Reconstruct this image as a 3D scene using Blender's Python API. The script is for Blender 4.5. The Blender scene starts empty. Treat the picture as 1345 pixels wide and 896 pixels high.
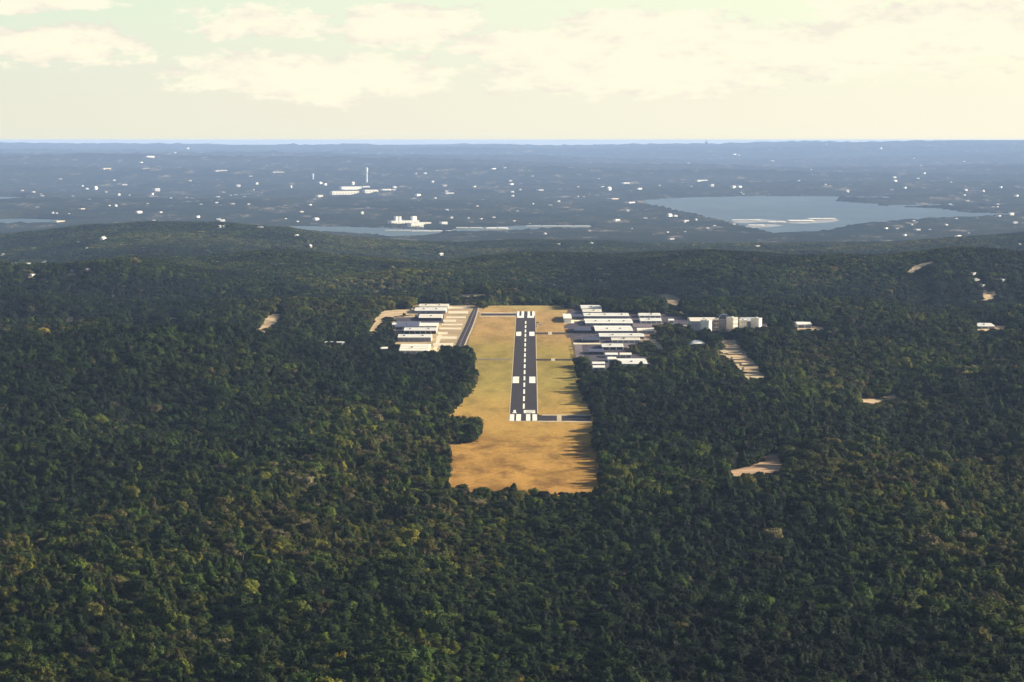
import bpy, bmesh, math, random
import numpy as np
from mathutils import noise, Vector, Matrix

random.seed(7)
rng = np.random.default_rng(11)
sc = bpy.context.scene
COL = sc.collection
CAMZ = 220.0
F = 3939.0                                   # focal length in photograph pixels (1345 wide)
PITCH = math.atan((448 - 184) / F)           # camera looks this far below the level line
R = math.radians

# ------------------------------------------------------------------ camera
cam = bpy.data.cameras.new('camera')
cam.sensor_width = 36
cam.lens = F / 1345 * 36
cam.clip_start = 1
cam.clip_end = 120000
camo = bpy.data.objects.new('camera', cam)
camo.location = (0, 0, CAMZ)
camo.rotation_euler = (math.pi / 2 - PITCH, 0, 0)
COL.objects.link(camo)
sc.camera = camo

# ------------------------------------------------------------------ numpy noise
_P = rng.random((256, 256))
def vnoise(x, y, s):
    """smooth value noise in -1..1 at wavelength s"""
    x = np.asarray(x, float) / s + 913.3; y = np.asarray(y, float) / s + 417.7
    xi = np.floor(x).astype(int); yi = np.floor(y).astype(int)
    fx = x - xi; fy = y - yi
    fx = fx * fx * fx * (fx * (fx * 6 - 15) + 10); fy = fy * fy * fy * (fy * (fy * 6 - 15) + 10)
    a = _P[xi & 255, yi & 255]; b = _P[(xi + 1) & 255, yi & 255]
    c = _P[xi & 255, (yi + 1) & 255]; d = _P[(xi + 1) & 255, (yi + 1) & 255]
    return ((a * (1 - fx) + b * fx) * (1 - fy) + (c * (1 - fx) + d * fx) * fy) * 2 - 1
def fbm(x, y, s, o=4, g=.5):
    t = 0; a = 1
    for k in range(o):
        t = t + a * vnoise(x + 531 * k, y - 277 * k, s); a *= g; s *= .5
    return t
def sstep(a, b, x):
    t = np.clip((np.asarray(x, float) - a) / (b - a), 0, 1)
    return t * t * (3 - 2 * t)
def inpoly(x, y, poly):
    x = np.asarray(x, float); y = np.asarray(y, float)
    r = np.zeros(x.shape, bool)
    n = len(poly)
    for i in range(n):
        x1, y1 = poly[i][0], poly[i][1]; x2, y2 = poly[(i + 1) % n][0], poly[(i + 1) % n][1]
        if y1 == y2: continue
        c = ((y1 > y) != (y2 > y)) & (x < (x2 - x1) * (y - y1) / (y2 - y1) + x1)
        r ^= c
    return r

# ------------------------------------------------------------------ pixel ray to world (used only to measure places)
def ray(px, py):
    u = (px - 672.5) / F; v = (448 - py) / F
    cp, sp = math.cos(PITCH), math.sin(PITCH)
    d = Vector((u, cp + v * sp, -sp + v * cp))
    return d / d.y
def onplane(px, py, z):
    d = ray(px, py); t = (z - CAMZ) / d.z
    return (d.x * t, t, z)

# ------------------------------------------------------------------ terrain
LAKE_Z = -160.0
LAKES_PX = [
    [(842, 263), (900, 259.5), (990, 257.5), (1090, 258), (1165, 258.5), (1222, 261), (1160, 264.5), (1100, 264), (1150, 268), (1160, 272),
     (1172, 269.5), (1235, 268.5), (1236, 270.5), (1180, 271.8), (1235, 274), (1262, 279), (1340, 281), (1290, 286), (1190, 290), (1120, 296), (1085, 304), (1020, 307), (985, 300), (955, 292), (925, 285), (880, 275), (845, 268)],
    [(380, 297), (450, 298), (520, 300), (596, 303), (560, 310), (530, 312), (450, 306), (385, 303)],
    [(596, 301), (640, 298), (700, 296), (778, 296), (780, 299.5), (700, 302), (660, 304), (600, 305)],
    [(-60, 256), (25, 259), (36, 265), (10, 271), (-60, 274)],
    [(-60, 289), (30, 287), (60, 288), (112, 290), (60, 293), (-60, 297)],
]
LAKES = [[onplane(a, b, LAKE_Z)[:2] for a, b in p] for p in LAKES_PX]

_cx = [-300, 0, 60, 120, 200, 300, 380, 440, 500, 600, 700, 800, 1000, 1120, 1220, 1345, 1700]
_cy = [325, 318, 312, 301, 296, 300, 307, 319, 323, 327, 322, 321, 326, 322, 316, 310, 306]
_nx = [-300, 0, 90, 180, 260, 360, 450, 560, 680, 800, 920, 1040, 1150, 1250, 1345, 1700]
_ny = [338, 338, 346, 338, 343, 332, 337, 344, 335, 339, 333, 342, 336, 327, 331, 330]
_hx = [-400, 0, 200, 400, 500, 650, 720, 860, 1000, 1150, 1345, 1800]
_hy = [189.8, 189.8, 189.6, 190.8, 190.6, 189.6, 191, 190.4, 190.4, 188.4, 185.6, 184]
def H(x, y):
    x = np.asarray(x, float); y = np.asarray(y, float)
    px = 672.5 + F * x / np.maximum(y, 600)
    cy = np.interp(px, _cx, _cy) + 4
    cy1 = np.interp(px, _nx, _ny) + 5
    dc, d2 = 5200.0, 7700.0
    zc = CAMZ - (cy1 - 184) / F * dc
    z2 = CAMZ - (cy - 184) / F * d2
    hy = np.interp(px, _hx, _hy)
    zh = CAMZ - (hy - 184) / F * 60000
    A = lambda a, b, z0, z1: z0 + (z1 - z0) * sstep(a, b, y) if False else z0 + (z1 - z0) * np.clip((y - a) / (b - a), 0, 1)
    z = np.clip((y - 2350) / 1198, 0, 1.07) * 17.3
    # hollow behind the airfield
    back = np.clip((y - 3640) / 170, 0, 1)
    z = z + (5 - z) * sstep(0, 1, back) * 1.0
    up = np.clip((y - 3850) / (dc - 3850), 0, 1)
    z = np.where(y > 3850, 5 + (zc - 5) * (up ** 1.15), z)
    lowv = np.minimum(zc, z2) - 28
    t1 = sstep(0, 1, (y - dc) / 1100); t2 = sstep(0, 1, (y - dc - 1100) / (d2 - dc - 1100))
    z = np.where(y > dc, zc + (lowv - zc) * t1 + (z2 - lowv) * t2, z)
    dn = sstep(0, 1, (y - d2) / 2600)
    z = np.where(y > d2, z2 + (-154 - z2) * dn, z)
    far = np.clip((y - 22500) / (60000 - 22500), 0, 1)
    z = np.where(y > 22500, -154 + (zh + 154) * (far ** .90), z)
    z = np.where(y > 62000, z - (y - 62000) * .03, z)
    # relief
    air = sstep(330, 150, np.abs(x - 40)) * sstep(1500, 1850, y) * sstep(3900, 3700, y)
    air = np.maximum(air, sstep(480, 360, np.abs(x - 60)) * sstep(2800, 2950, y) * sstep(3900, 3700, y))
    near = sstep(10500, 8500, y)
    n1 = fbm(x, y * .8, 420, 3) * 15 * sstep(700, 1300, y)
    n1b = (fbm(x * .9, y * 1.9, 900, 3) * 30 + fbm(x, y * .9, 480, 3) * 24) * sstep(3700, 4400, y) + fbm(x, y * 1.2, 560, 3) * 18 * sstep(2100, 2700, y) * sstep(4400, 3800, y)
    z = z + near * (1 - air) * (n1 + n1b) * (1 - .72 * sstep(dc - 700, dc - 200, y))
    vall = sstep(13500, 16500, y) * sstep(26000, 22000, y)
    n2 = (fbm(x * .5, y, 2300, 5, .55) + .25)
    z = z + vall * np.maximum(n2, 0) * 40
    farr = sstep(22500, 27000, y) * sstep(62500, 56000, y)
    z = z + farr * fbm(x * .4, y, 5200, 6, .6) * 85
    z = z + sstep(57000, 60000, y) * sstep(64500, 62000, y) * fbm(x, y * .3, 2600, 3) * 10
    # lakes are carved
    m = np.zeros(z.shape, bool)
    yy = y > 8000
    for p in LAKES:
        m |= inpoly(x, y, p) & yy
    z = np.where((y > 11000) & (y < 24000), np.maximum(z, LAKE_Z + 3), z)
    z = np.where(m, LAKE_Z - 12, z)
    return z

NY, NX = 760, 300
ys = np.concatenate([np.linspace(-400, 850, 14, endpoint=False), np.geomspace(850, 76000, NY - 14)])
ts = np.linspace(-.30, .30, NX)
GY, GT = np.meshgrid(ys, ts, indexing='ij')
GX = GT * (GY + 1100)
GZ = H(GX, GY)
rough = rng.normal(size=GZ.shape)
inlake = GZ < LAKE_Z - 2
GZ = GZ + np.where(inlake, 0, rough) * np.interp(GY, [4200, 9000, 16000, 24000, 60000], [0, .8, 3.0, 6.0, 10.0]) * np.where(GY > 60500, 0, 1)
GZ = np.minimum(GZ, CAMZ - 3)
def hz(x, y):
    x = np.asarray(x, float); y = np.asarray(y, float)
    fi = np.interp(y, ys, np.arange(NY)); t = x / (y + 1100)
    fj = np.clip((t + .30) / .60 * (NX - 1), 0, NX - 1.001)
    i = np.clip(fi.astype(int), 0, NY - 2); j = fj.astype(int)
    a = fi - i; b = fj - j
    return (GZ[i, j] * (1 - a) * (1 - b) + GZ[i + 1, j] * a * (1 - b) + GZ[i, j + 1] * (1 - a) * b + GZ[i + 1, j + 1] * a * b)
_march = np.geomspace(1000, 70000, 12000)
def P(px, py):
    d = ray(px, py)
    z = CAMZ + d.z * _march; g = hz(d.x * _march, _march)
    k = np.nonzero(z <= g)[0]
    k = k[0] if len(k) else len(_march) - 1
    if k > 0:
        a, b = z[k - 1] - g[k - 1], g[k] - z[k]
        y = _march[k - 1] + (_march[k] - _march[k - 1]) * a / max(a + b, 1e-9)
    else: y = _march[0]
    x = d.x * y
    return Vector((x, y, float(hz(x, y))))

# ------------------------------------------------------------------ materials
def mat(name):
    m = bpy.data.materials.new(name); m.use_nodes = True
    nt = m.node_tree; b = nt.nodes['Principled BSDF']
    return m, nt, b
def ramp(nt, stops, fac=None, interp='LINEAR'):
    r = nt.nodes.new('ShaderNodeValToRGB'); cr = r.color_ramp; cr.interpolation = interp
    while len(cr.elements) < len(stops): cr.elements.new(.5)
    for e, (p, c) in zip(cr.elements, stops):
        e.position = p; e.color = (*c, 1)
    if fac is not None: nt.links.new(fac, r.inputs[0])
    return r.outputs[0]
def nz(nt, scale, detail=4, rough=.55, vec=None, stretch=None):
    n = nt.nodes.new('ShaderNodeTexNoise'); n.inputs['Scale'].default_value = scale
    n.inputs['Detail'].default_value = detail; n.inputs['Roughness'].default_value = rough
    if vec is None:
        g = nt.nodes.new('ShaderNodeNewGeometry'); vec = g.outputs['Position']
    if stretch:
        mp = nt.nodes.new('ShaderNodeMapping'); mp.inputs['Scale'].default_value = stretch
        nt.links.new(vec, mp.inputs[0]); vec = mp.outputs[0]
    nt.links.new(vec, n.inputs['Vector'])
    return n.outputs['Fac']
def mix(nt, a, b, f, mode='MIX'):
    m = nt.nodes.new('ShaderNodeMix'); m.data_type = 'RGBA'; m.blend_type = mode
    for v, i in ((f, 0), (a, 6), (b, 7)):
        if isinstance(v, (int, float)): m.inputs[i].default_value = v
        elif isinstance(v, tuple): m.inputs[i].default_value = (*v, 1)
        else: nt.links.new(v, m.inputs[i])
    return m.outputs[2]
def maths(nt, op, a, b=0.0, c=None, clamp=False):
    m = nt.nodes.new('ShaderNodeMath'); m.operation = op; m.use_clamp = clamp
    for i, v in enumerate((a, b, c)):
        if v is None: continue
        if isinstance(v, (int, float)): m.inputs[i].default_value = v
        else: nt.links.new(v, m.inputs[i])
    return m.outputs[0]
def bump(nt, b, h, s=.3, d=.5):
    n = nt.nodes.new('ShaderNodeBump'); n.inputs['Strength'].default_value = s; n.inputs['Distance'].default_value = d
    nt.links.new(h, n.inputs['Height']); nt.links.new(n.outputs[0], b.inputs['Normal'])
def simple(name, c, rough=.8, var=.25, scale=.15, metal=0.0, stretch=None):
    m, nt, b = mat(name)
    f = nz(nt, scale, 5, .6, stretch=stretch)
    c0 = tuple(v * (1 - var) for v in c); c1 = tuple(min(v * (1 + var), .9) for v in c)
    nt.links.new(ramp(nt, [(.32, c0), (.68, c1)], f), b.inputs['Base Color'])
    b.inputs['Roughness'].default_value = rough; b.inputs['Metallic'].default_value = metal
    b.inputs['Specular IOR Level'].default_value = .25
    return m

M = {}
# forest floor / distant wooded land
m, nt, b = mat('wooded_land')
big = nz(nt, .0011, 5, .6); med = nz(nt, .011, 5, .7, stretch=(1, .5, 1)); fine = nz(nt, .09, 3, .7)
c = ramp(nt, [(.30, (.008, .013, .008)), (.45, (.013, .019, .010)), (.58, (.021, .024, .014)), (.72, (.042, .038, .025))], med)
c = mix(nt, c, ramp(nt, [(.35, (.45, .55, .5)), (.65, (1.5, 1.35, 1.2))], big), 1.0, 'MULTIPLY')
open_ = nz(nt, .0055, 7, .8, stretch=(1, .3, 1))
c = mix(nt, c, (.22, .19, .145), ramp(nt, [(.56, (0, 0, 0)), (.66, (.9, .9, .9))], open_))
c = mix(nt, c, ramp(nt, [(.35, (.5, .5, .5)), (.65, (1.35, 1.35, 1.35))], fine), 1.0, 'MULTIPLY')
nt.links.new(c, b.inputs['Base Color']); b.inputs['Roughness'].default_value = 1; b.inputs['Specular IOR Level'].default_value = 0
M['land'] = m
# grass of the field
m, nt, b = mat('dry_grass')
g = nt.nodes.new('ShaderNodeNewGeometry'); sx = nt.nodes.new('ShaderNodeSeparateXYZ'); nt.links.new(g.outputs['Position'], sx.inputs[0])
wob = nz(nt, .012, 3, .5, stretch=(1, .4, 1))
yy = maths(nt, 'ADD', sx.outputs[1], maths(nt, 'MULTIPLY', maths(nt, 'SUBTRACT', wob, .5), 420))
fy = maths(nt, 'DIVIDE', maths(nt, 'SUBTRACT', yy, 1850), 1850, clamp=True)
c = ramp(nt, [(0, (.45, .265, .068)), (.10, (.50, .305, .075)), (.22, (.49, .32, .08)), (.30, (.47, .33, .085)), (.45, (.37, .31, .08)), (.62, (.36, .29, .075)),
              (.74, (.45, .31, .105)), (.90, (.48, .33, .12)), (1.0, (.42, .36, .12))], fy)
pat = nz(nt, .05, 5, .65, stretch=(1, .25, 1)); fin = nz(nt, .35, 4, .7, stretch=(1, .5, 1))
c = mix(nt, c, (.68, .64, .76), 1.0, 'MULTIPLY')
c = mix(nt, c, ramp(nt, [(.32, (.70, .72, .70)), (.5, (1, 1, 1)), (.70, (1.22, 1.2, 1.15))], pat), 1.0, 'MULTIPLY')
c = mix(nt, c, ramp(nt, [(.35, (.85, .85, .82)), (.65, (1.12, 1.12, 1.1))], fin), 1.0, 'MULTIPLY')
# rough brown scrub streaks at the near end of the field
low = maths(nt, 'DIVIDE', maths(nt, 'SUBTRACT', 2330, sx.outputs[1]), 160, clamp=True)
st = nz(nt, .06, 6, .75, stretch=(.5, .22, 1))
c = mix(nt, c, (.15, .082, .028), maths(nt, 'MULTIPLY', low, ramp(nt, [(.46, (0, 0, 0)), (.60, (.9, .9, .9))], st)))
nt.links.new(c, b.inputs['Base Color']); b.inputs['Roughness'].default_value = 1; b.inputs['Specular IOR Level'].default_value = 0
M['grass'] = m
M['asphalt'] = simple('runway_asphalt', (.013, .008, .011), .9, .45, .06, stretch=(1, .12, 1))
M['apron'] = simple('apron_asphalt', (.040, .031, .044), .85, .4, .05)
M['old_asphalt'] = simple('worn_asphalt', (.12, .095, .10), .85, .3, .08)
M['paint'] = simple('runway_paint', (.70, .68, .58), .7, .22, .12)
M['gravel'] = simple('pale_gravel', (.40, .32, .20), .95, .2, .12)
M['dirt'] = simple('tan_dirt', (.40, .295, .165), .95, .3, .06)
M['orange_dirt'] = simple('orange_dirt', (.30, .195, .11), .95, .45, .05)
M['concrete'] = simple('concrete', (.54, .47, .33), .85, .15, .08)
M['meadow'] = simple('dry_meadow', (.30, .22, .115), 1, .3, .03)
M['lake'] = None
M['glare'] = simple('painted_glare', (.24, .24, .235), .9, .3, .01)  # bright glare of the water, put into a flat pale colour
def metal_roof(name, c, rough=.45):
    m, nt, b = mat(name)
    tc = nt.nodes.new('ShaderNodeTexCoord')
    w = nt.nodes.new('ShaderNodeTexWave'); w.inputs['Scale'].default_value = .35; w.bands_direction = 'X'; nt.links.new(tc.outputs['Object'], w.inputs[0])
    f = nz(nt, .12, 5, .65)
    col = ramp(nt, [(.3, tuple(v * .84 for v in c)), (.65, c)], f)
    nt.links.new(col, b.inputs['Base Color']); b.inputs['Roughness'].default_value = rough; b.inputs['Metallic'].default_value = .0
    b.inputs['Specular IOR Level'].default_value = .3
    bump(nt, b, w.outputs[0], .25, .1)
    return m
M['white_roof'] = metal_roof('white_metal_roof', (.74, .72, .63))
M['cream_roof'] = metal_roof('cream_metal_roof', (.76, .70, .56))
M['grey_roof'] = metal_roof('grey_metal_roof', (.42, .41, .42))
M['dark_roof'] = metal_roof('dark_blue_roof', (.030, .030, .055))
M['navy_roof'] = metal_roof('slate_roof', (.065, .065, .11))
M['cream_wall'] = simple('cream_wall', (.74, .70, .58), .7, .08, .2)
M['grey_wall'] = simple('grey_wall', (.36, .33, .30), .7, .12, .2)
M['tan_wall'] = simple('tan_stone_wall', (.55, .44, .30), .8, .15, .3)
M['dark_door'] = simple('dark_door', (.035, .035, .05), .6, .2, .3)
M['mid_door'] = simple('grey_door', (.26, .25, .27), .6, .2, .3)
M['white_door'] = simple('white_door', (.80, .78, .70), .6, .05, .3)
M['glass'] = simple('dark_glass', (.03, .035, .045), .2, .2, .3)
M['far_wall'] = simple('pale_stucco', (.80, .78, .70), .7, .06, .1)
M['far_roof'] = simple('pale_roofing', (.74, .72, .66), .7, .1, .1)
M['far_grey'] = simple('weathered_roofing', (.40, .38, .36), .8, .1, .1)
M['rust'] = simple('brown_roofing', (.20, .12, .08), .8, .2, .1)
M['orange_cloth'] = simple('windsock_fabric', (.75, .22, .04), .8, .1, 2)
M['steel'] = simple('galvanised_steel', (.35, .35, .36), .5, .1, 1)
m, nt, b = mat('lake_water')
b.inputs['Base Color'].default_value = (.030, .075, .085, 1); b.inputs['Roughness'].default_value = .4; b.inputs['Specular IOR Level'].default_value = .2
f = nz(nt, .004, 4, .6, stretch=(1, .3, 1))
nt.links.new(ramp(nt, [(.4, (.028, .05, .058)), (.6, (.045, .075, .08))], f), b.inputs['Base Color'])
w = nz(nt, .12, 4, .7); bump(nt, b, w, .6, 1.5)
M['lake'] = m
# foliage: colour chosen per tree by its 'tint'
m, nt, b = mat('foliage')
a = nt.nodes.new('ShaderNodeAttribute'); a.attribute_type = 'INSTANCER'; a.attribute_name = 'tint'
tone = nt.nodes.new('ShaderNodeAttribute'); tone.attribute_type = 'INSTANCER'; tone.attribute_name = 'tone'
c = ramp(nt, [(0.0, (.003, .007, .002)), (.18, (.007, .017, .002)), (.32, (.019, .034, .003)), (.48, (.045, .054, .004)), (.62, (.075, .070, .008)), (.78, (.066, .054, .016)),
              (.90, (.078, .070, .036)), (1.0, (.17, .14, .022))], a.outputs['Fac'])
n1 = nz(nt, .55, 3, .7)
c = mix(nt, c, ramp(nt, [(.3, (.7, .72, .7)), (.7, (1.35, 1.3, 1.2))], n1), 1.0, 'MULTIPLY')
v = nt.nodes.new('ShaderNodeVectorMath'); v.operation = 'SCALE'; nt.links.new(c, v.inputs[0]); nt.links.new(tone.outputs['Fac'], v.inputs['Scale'])
nt.links.new(v.outputs[0], b.inputs['Base Color']); b.inputs['Roughness'].default_value = .75; b.inputs['Specular IOR Level'].default_value = .12
M['leaf'] = m
M['bark'] = simple('bark', (.11, .09, .07), .9, .3, 3)

# ------------------------------------------------------------------ object helpers
def tag(o, label=None, cat=None, group=None, kind=None):
    if label: o['label'] = label
    if cat: o['category'] = cat
    if group: o['group'] = group
    if kind: o['kind'] = kind
    return o
def link_mesh(name, verts, faces, material, parent=None, smooth=False, loc=None):
    me = bpy.data.meshes.new(name); me.from_pydata([tuple(v) for v in verts], [], faces)
    if material: me.materials.append(material)
    if smooth: me.shade_smooth()
    me.update()
    o = bpy.data.objects.new(name, me); COL.objects.link(o)
    if parent: o.parent = parent
    if loc is not None: o.location = loc
    return o
def empty(name, loc, rz, label, cat, group=None):
    o = bpy.data.objects.new(name, None); COL.objects.link(o); o.location = loc; o.rotation_euler.z = rz
    return tag(o, label, cat, group)
class MB:
    def __init__(s): s.v = []; s.f = []
    def add(s, vs, fs):
        n = len(s.v); s.v += [tuple(v) for v in vs]; s.f += [tuple(i + n for i in f) for f in fs]; return s
    def box(s, x0, x1, y0, y1, z0, z1):
        return s.add([(x0, y0, z0), (x1, y0, z0), (x1, y1, z0), (x0, y1, z0), (x0, y0, z1), (x1, y0, z1), (x1, y1, z1), (x0, y1, z1)],
                     [(0, 3, 2, 1), (4, 5, 6, 7), (0, 1, 5, 4), (1, 2, 6, 5), (2, 3, 7, 6), (3, 0, 4, 7)])
    def gable(s, x0, x1, y0, y1, z0, ze, zr):            # ridge along x
        ym = (y0 + y1) / 2
        return s.add([(x0, y0, z0), (x1, y0, z0), (x1, y1, z0), (x0, y1, z0), (x0, y0, ze), (x1, y0, ze), (x1, y1, ze), (x0, y1, ze), (x0, ym, zr), (x1, ym, zr)],
                     [(0, 1, 5, 4), (1, 2, 6, 9, 5), (2, 3, 7, 6), (3, 0, 4, 8, 7), (4, 5, 9, 8), (6, 7, 8, 9), (0, 3, 2, 1)])
    def roof(s, x0, x1, y0, y1, ze, zr, th=.25, over=.6):  # two slabs meeting at a ridge along x
        ym = (y0 + y1) / 2; sl = (zr - ze) / (ym - y0)
        a0, a1 = x0 - over, x1 + over; b0, b1 = y0 - over, y1 + over; zo = ze - sl * over + .02
        zr = zr + .02
        v = [(a0, b0, zo), (a1, b0, zo), (a1, ym, zr), (a0, ym, zr), (a0, b1, zo), (a1, b1, zo)]
        v += [(x, y, z + th) for x, y, z in v]
        return s.add(v, [(0, 3, 2, 1), (3, 4, 5, 2), (6, 7, 8, 9), (9, 8, 11, 10), (0, 1, 7, 6), (4, 10, 11, 5), (1, 2, 8, 7), (2, 5, 11, 8), (0, 6, 9, 3), (3, 9, 10, 4)])
    def tube(s, p0, p1, r0, r1, n=8):
        p0, p1 = Vector(p0), Vector(p1); d = (p1 - p0).normalized()
        a = d.orthogonal().normalized(); b_ = d.cross(a)
        vs = [p + (a * math.cos(t) + b_ * math.sin(t)) * r for p, r in ((p0, r0), (p1, r1)) for t in [2 * math.pi * k / n for k in range(n)]]
        fs = [(k, (k + 1) % n, n + (k + 1) % n, n + k) for k in range(n)] + [tuple(range(n))[::-1], tuple(range(n, 2 * n))]
        return s.add(vs, fs)
    def obj(s, name, material, parent=None, **k): return link_mesh(name, s.v, s.f, material, parent, **k)

def sheet(name, poly, material, off, cell=None, kind='structure', jag=0.0, thick=0):
    """a ground sheet cut to a world polygon, laid on the terrain; cell=None: one flat polygon on the airfield's plane"""
    if cell is None:
        vs = [(x, y, float(hz(x, y)) + off) for x, y in poly]
        bm = bmesh.new(); f = bm.faces.new([bm.verts.new(v) for v in vs]); bmesh.ops.triangulate(bm, faces=[f])
        for f in bm.faces:
            if f.normal.z < 0: f.normal_flip()
        me = bpy.data.meshes.new(name); bm.to_mesh(me); bm.free()
    else:
        x0 = min(p[0] for p in poly); x1 = max(p[0] for p in poly); y0 = min(p[1] for p in poly); y1 = max(p[1] for p in poly)
        cx, cyy = cell
        X, Y = np.meshgrid(np.arange(x0 - cx, x1 + cx, cx), np.arange(y0 - cyy, y1 + cyy, cyy), indexing='ij')
        nx, ny = X.shape
        mx = X + cx / 2 + jag * vnoise(X, Y, 12); my = Y + cyy / 2 + jag * 3 * vnoise(Y, X, 15)
        keep = inpoly(mx, my, poly)
        Z = hz(X, Y) + off
        idx = -np.ones(nx * ny, int); verts = []; faces = []
        def vi(i, j):
            k = i * ny + j
            if idx[k] < 0: idx[k] = len(verts); verts.append((X[i, j], Y[i, j], Z[i, j]))
            return int(idx[k])
        for i in range(nx - 1):
            for j in range(ny - 1):
                if keep[i, j]: faces.append((vi(i, j), vi(i + 1, j), vi(i + 1, j + 1), vi(i, j + 1)))
        me = bpy.data.meshes.new(name); me.from_pydata(verts, [], faces)
    me.materials.append(material); me.update()
    o = bpy.data.objects.new(name, me); COL.objects.link(o)
    if kind: o['kind'] = kind
    return o
def W(pts): return [tuple(P(a, b)[:2]) for a, b in pts]

# ------------------------------------------------------------------ the ground
NV = NY * NX
me = bpy.data.meshes.new('ground')
me.vertices.add(NV); me.vertices.foreach_set('co', np.stack([GX, GY, GZ], -1).astype(np.float32).ravel())
ii, jj = np.meshgrid(np.arange(NY - 1), np.arange(NX - 1), indexing='ij')
q = np.stack([ii * NX + jj, ii * NX + jj + 1, (ii + 1) * NX + jj + 1, (ii + 1) * NX + jj], -1).reshape(-1, 4)
me.loops.add(q.size); me.loops.foreach_set('vertex_index', q.ravel().astype(np.int32))
me.polygons.add(len(q)); me.polygons.foreach_set('loop_start', (np.arange(len(q)) * 4).astype(np.int32))
me.update(calc_edges=True); me.validate()
me.materials.append(M['land'])
go = bpy.data.objects.new('ground', me); COL.objects.link(go); go['kind'] = 'structure'
# lake: one water sheet filling the carved valley
link_mesh('lake', [(-5500, 11500, LAKE_Z), (5500, 11500, LAKE_Z), (6500, 23500, LAKE_Z), (-6500, 23500, LAKE_Z)], [(0, 1, 2, 3)], M['lake'])['kind'] = 'structure'

# ------------------------------------------------------------------ airfield surfaces
field_px = [(630, 406.5), (640, 403.5), (672, 401.3), (706, 401.0), (740, 403.5), (748, 405), (745, 412), (744, 424), (748, 440), (756, 455), (758, 470), (757, 480),
            (762, 492), (764, 510), (768, 525), (776, 540), (784, 552), (782, 565), (786, 590), (789, 615), (790, 636), (794, 652),
            (584, 650), (586, 640), (588, 612), (588, 590), (586, 583), (606, 583), (629, 581), (627, 570), (614, 563), (595, 560), (584, 553), (590, 545), (604, 532), (614, 520), (622, 508), (626, 494),
            (619, 485), (620, 470), (607, 463), (608, 452), (616, 436), (624, 418)]
FIELD = W(field_px)
airport_px = [(541, 401), (548, 399.5), (590, 399), (628, 403), (632, 407), (622, 430), (611, 466), (590, 465), (568, 470), (522, 468), (519, 440), (515, 428), (517, 417), (541, 414)]
AIR_L = W(airport_px)
airport2_px = [(746, 408), (762, 402), (791, 402), (794, 409), (828, 413), (872, 413), (905, 420), (1005, 425), (1042, 428), (1042, 433), (1004, 434), (962, 436), (935, 441), (905, 437),
               (872, 427), (862, 440), (848, 448), (838, 455), (822, 463), (852, 470), (853, 481), (815, 484), (778, 488), (766, 480), (752, 476), (750, 450), (742, 436)]
AIR_R = W(airport2_px)
sheet('field', FIELD, M['grass'], .10, (4, 7), jag=3)
sheet('hangar_ground', AIR_L, M['meadow'], .10, (4, 7), jag=2)
sheet('hangar_land', AIR_R, M['apron'], .10, (4, 7), jag=2)

A = P(687.6, 553.3); Bq = P(690.8, 409.3)
A = Vector((A.x, A.y)); Bq = Vector((Bq.x, Bq.y)); U = (Bq - A).normalized(); Nn = Vector((U.y, -U.x)); RL = (Bq - A).length
def rl(s, t): p = A + U * s + Nn * t; return (p.x, p.y)
def rrect(s0, s1, t0, t1): return [rl(s0, t0), rl(s0, t1), rl(s1, t1), rl(s1, t0)]
HW = 10.9
def prism(name, poly, material, z0, z1, kind='structure'):
    """a slab with thickness on the airfield plane"""
    n = len(poly)
    vs = [(x, y, float(hz(x, y)) + z1) for x, y in poly] + [(x, y, float(hz(x, y)) + z0) for x, y in poly]
    o = link_mesh(name, vs, [tuple(range(n))] + [(i, i + n, (i + 1) % n + n, (i + 1) % n) for i in range(n)], material)
    if kind: o['kind'] = kind
    return o
RWZ = lambda x, y: float(hz(x, y))
def s_of(py): p = P(689, py); return (Vector((p.x, p.y)) - A).dot(U)
def t_of(px, py): p = P(px, py); return (Vector((p.x, p.y)) - A).dot(Nn)
def strips(name, rects, material, off, kind='structure'):
    vs, fs = [], []
    for r in rects:
        n = len(vs); vs += [(x, y, RWZ(x, y) + off) for x, y in r]; fs.append(tuple(range(n, n + len(r))))
    o = link_mesh(name, vs, fs, material)
    if kind: o['kind'] = kind
    return o
def longstrip(s0, s1, t0, t1, k=24):
    e = [s0 + (s1 - s0) * i / k for i in range(k + 1)]
    return [rrect(a, b, t0, t1) for a, b in zip(e, e[1:])]
strips('runway_shoulder', longstrip(-3, RL + 3, -HW - .75, HW + .75), M['gravel'], .16)
strips('runway', longstrip(0, RL, -HW, HW), M['asphalt'], .22)
marks = []
sN0, sN1 = s_of(553.1), s_of(544.6)
for a_, b_ in ((669.8, 675.4), (678, 684.2), (691, 696.6), (699.4, 705.2)):
    marks.append(rrect(1.0, sN1, t_of(a_, 549), t_of(b_, 549)))
d0, d1 = s_of(543.2), s_of(539.2)
# runway numbers, squashed by the grazing view: 1 and 6
t0, t1 = t_of(674.3, 541), t_of(677.6, 541)
marks.append(rrect(d0, d1, t0, t1)); marks.append(rrect(d0, d0 + 4, t_of(672.7, 541), t_of(679, 541)))
t0, t1 = t_of(688, 541), t_of(703, 541); w_ = 2.0; dm = (d0 + d1) / 2
marks += [rrect(d0, d1, t0, t0 + w_), rrect(d0, dm, t1 - w_, t1), rrect(d0, d0 + 5, t0 + w_, t1 - w_), rrect(dm - 3, dm + 3, t0 + w_, t1), rrect(d1 - 5, d1, t0 + w_, t1)]
for (ya, yb, xs_) in ((503.6, 495.2, (673.4, 681.8, 695.2, 703.2)), (441.6, 436.2, (678, 684.6, 695.2, 702))):
    s0, s1 = s_of(ya), s_of(yb); ym = (ya + yb) / 2
    marks.append(rrect(s0, s1, t_of(xs_[0], ym), t_of(xs_[1], ym))); marks.append(rrect(s0, s1, t_of(xs_[2], ym), t_of(xs_[3], ym)))
s1, s0 = RL - 1, s_of(415.3)
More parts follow.
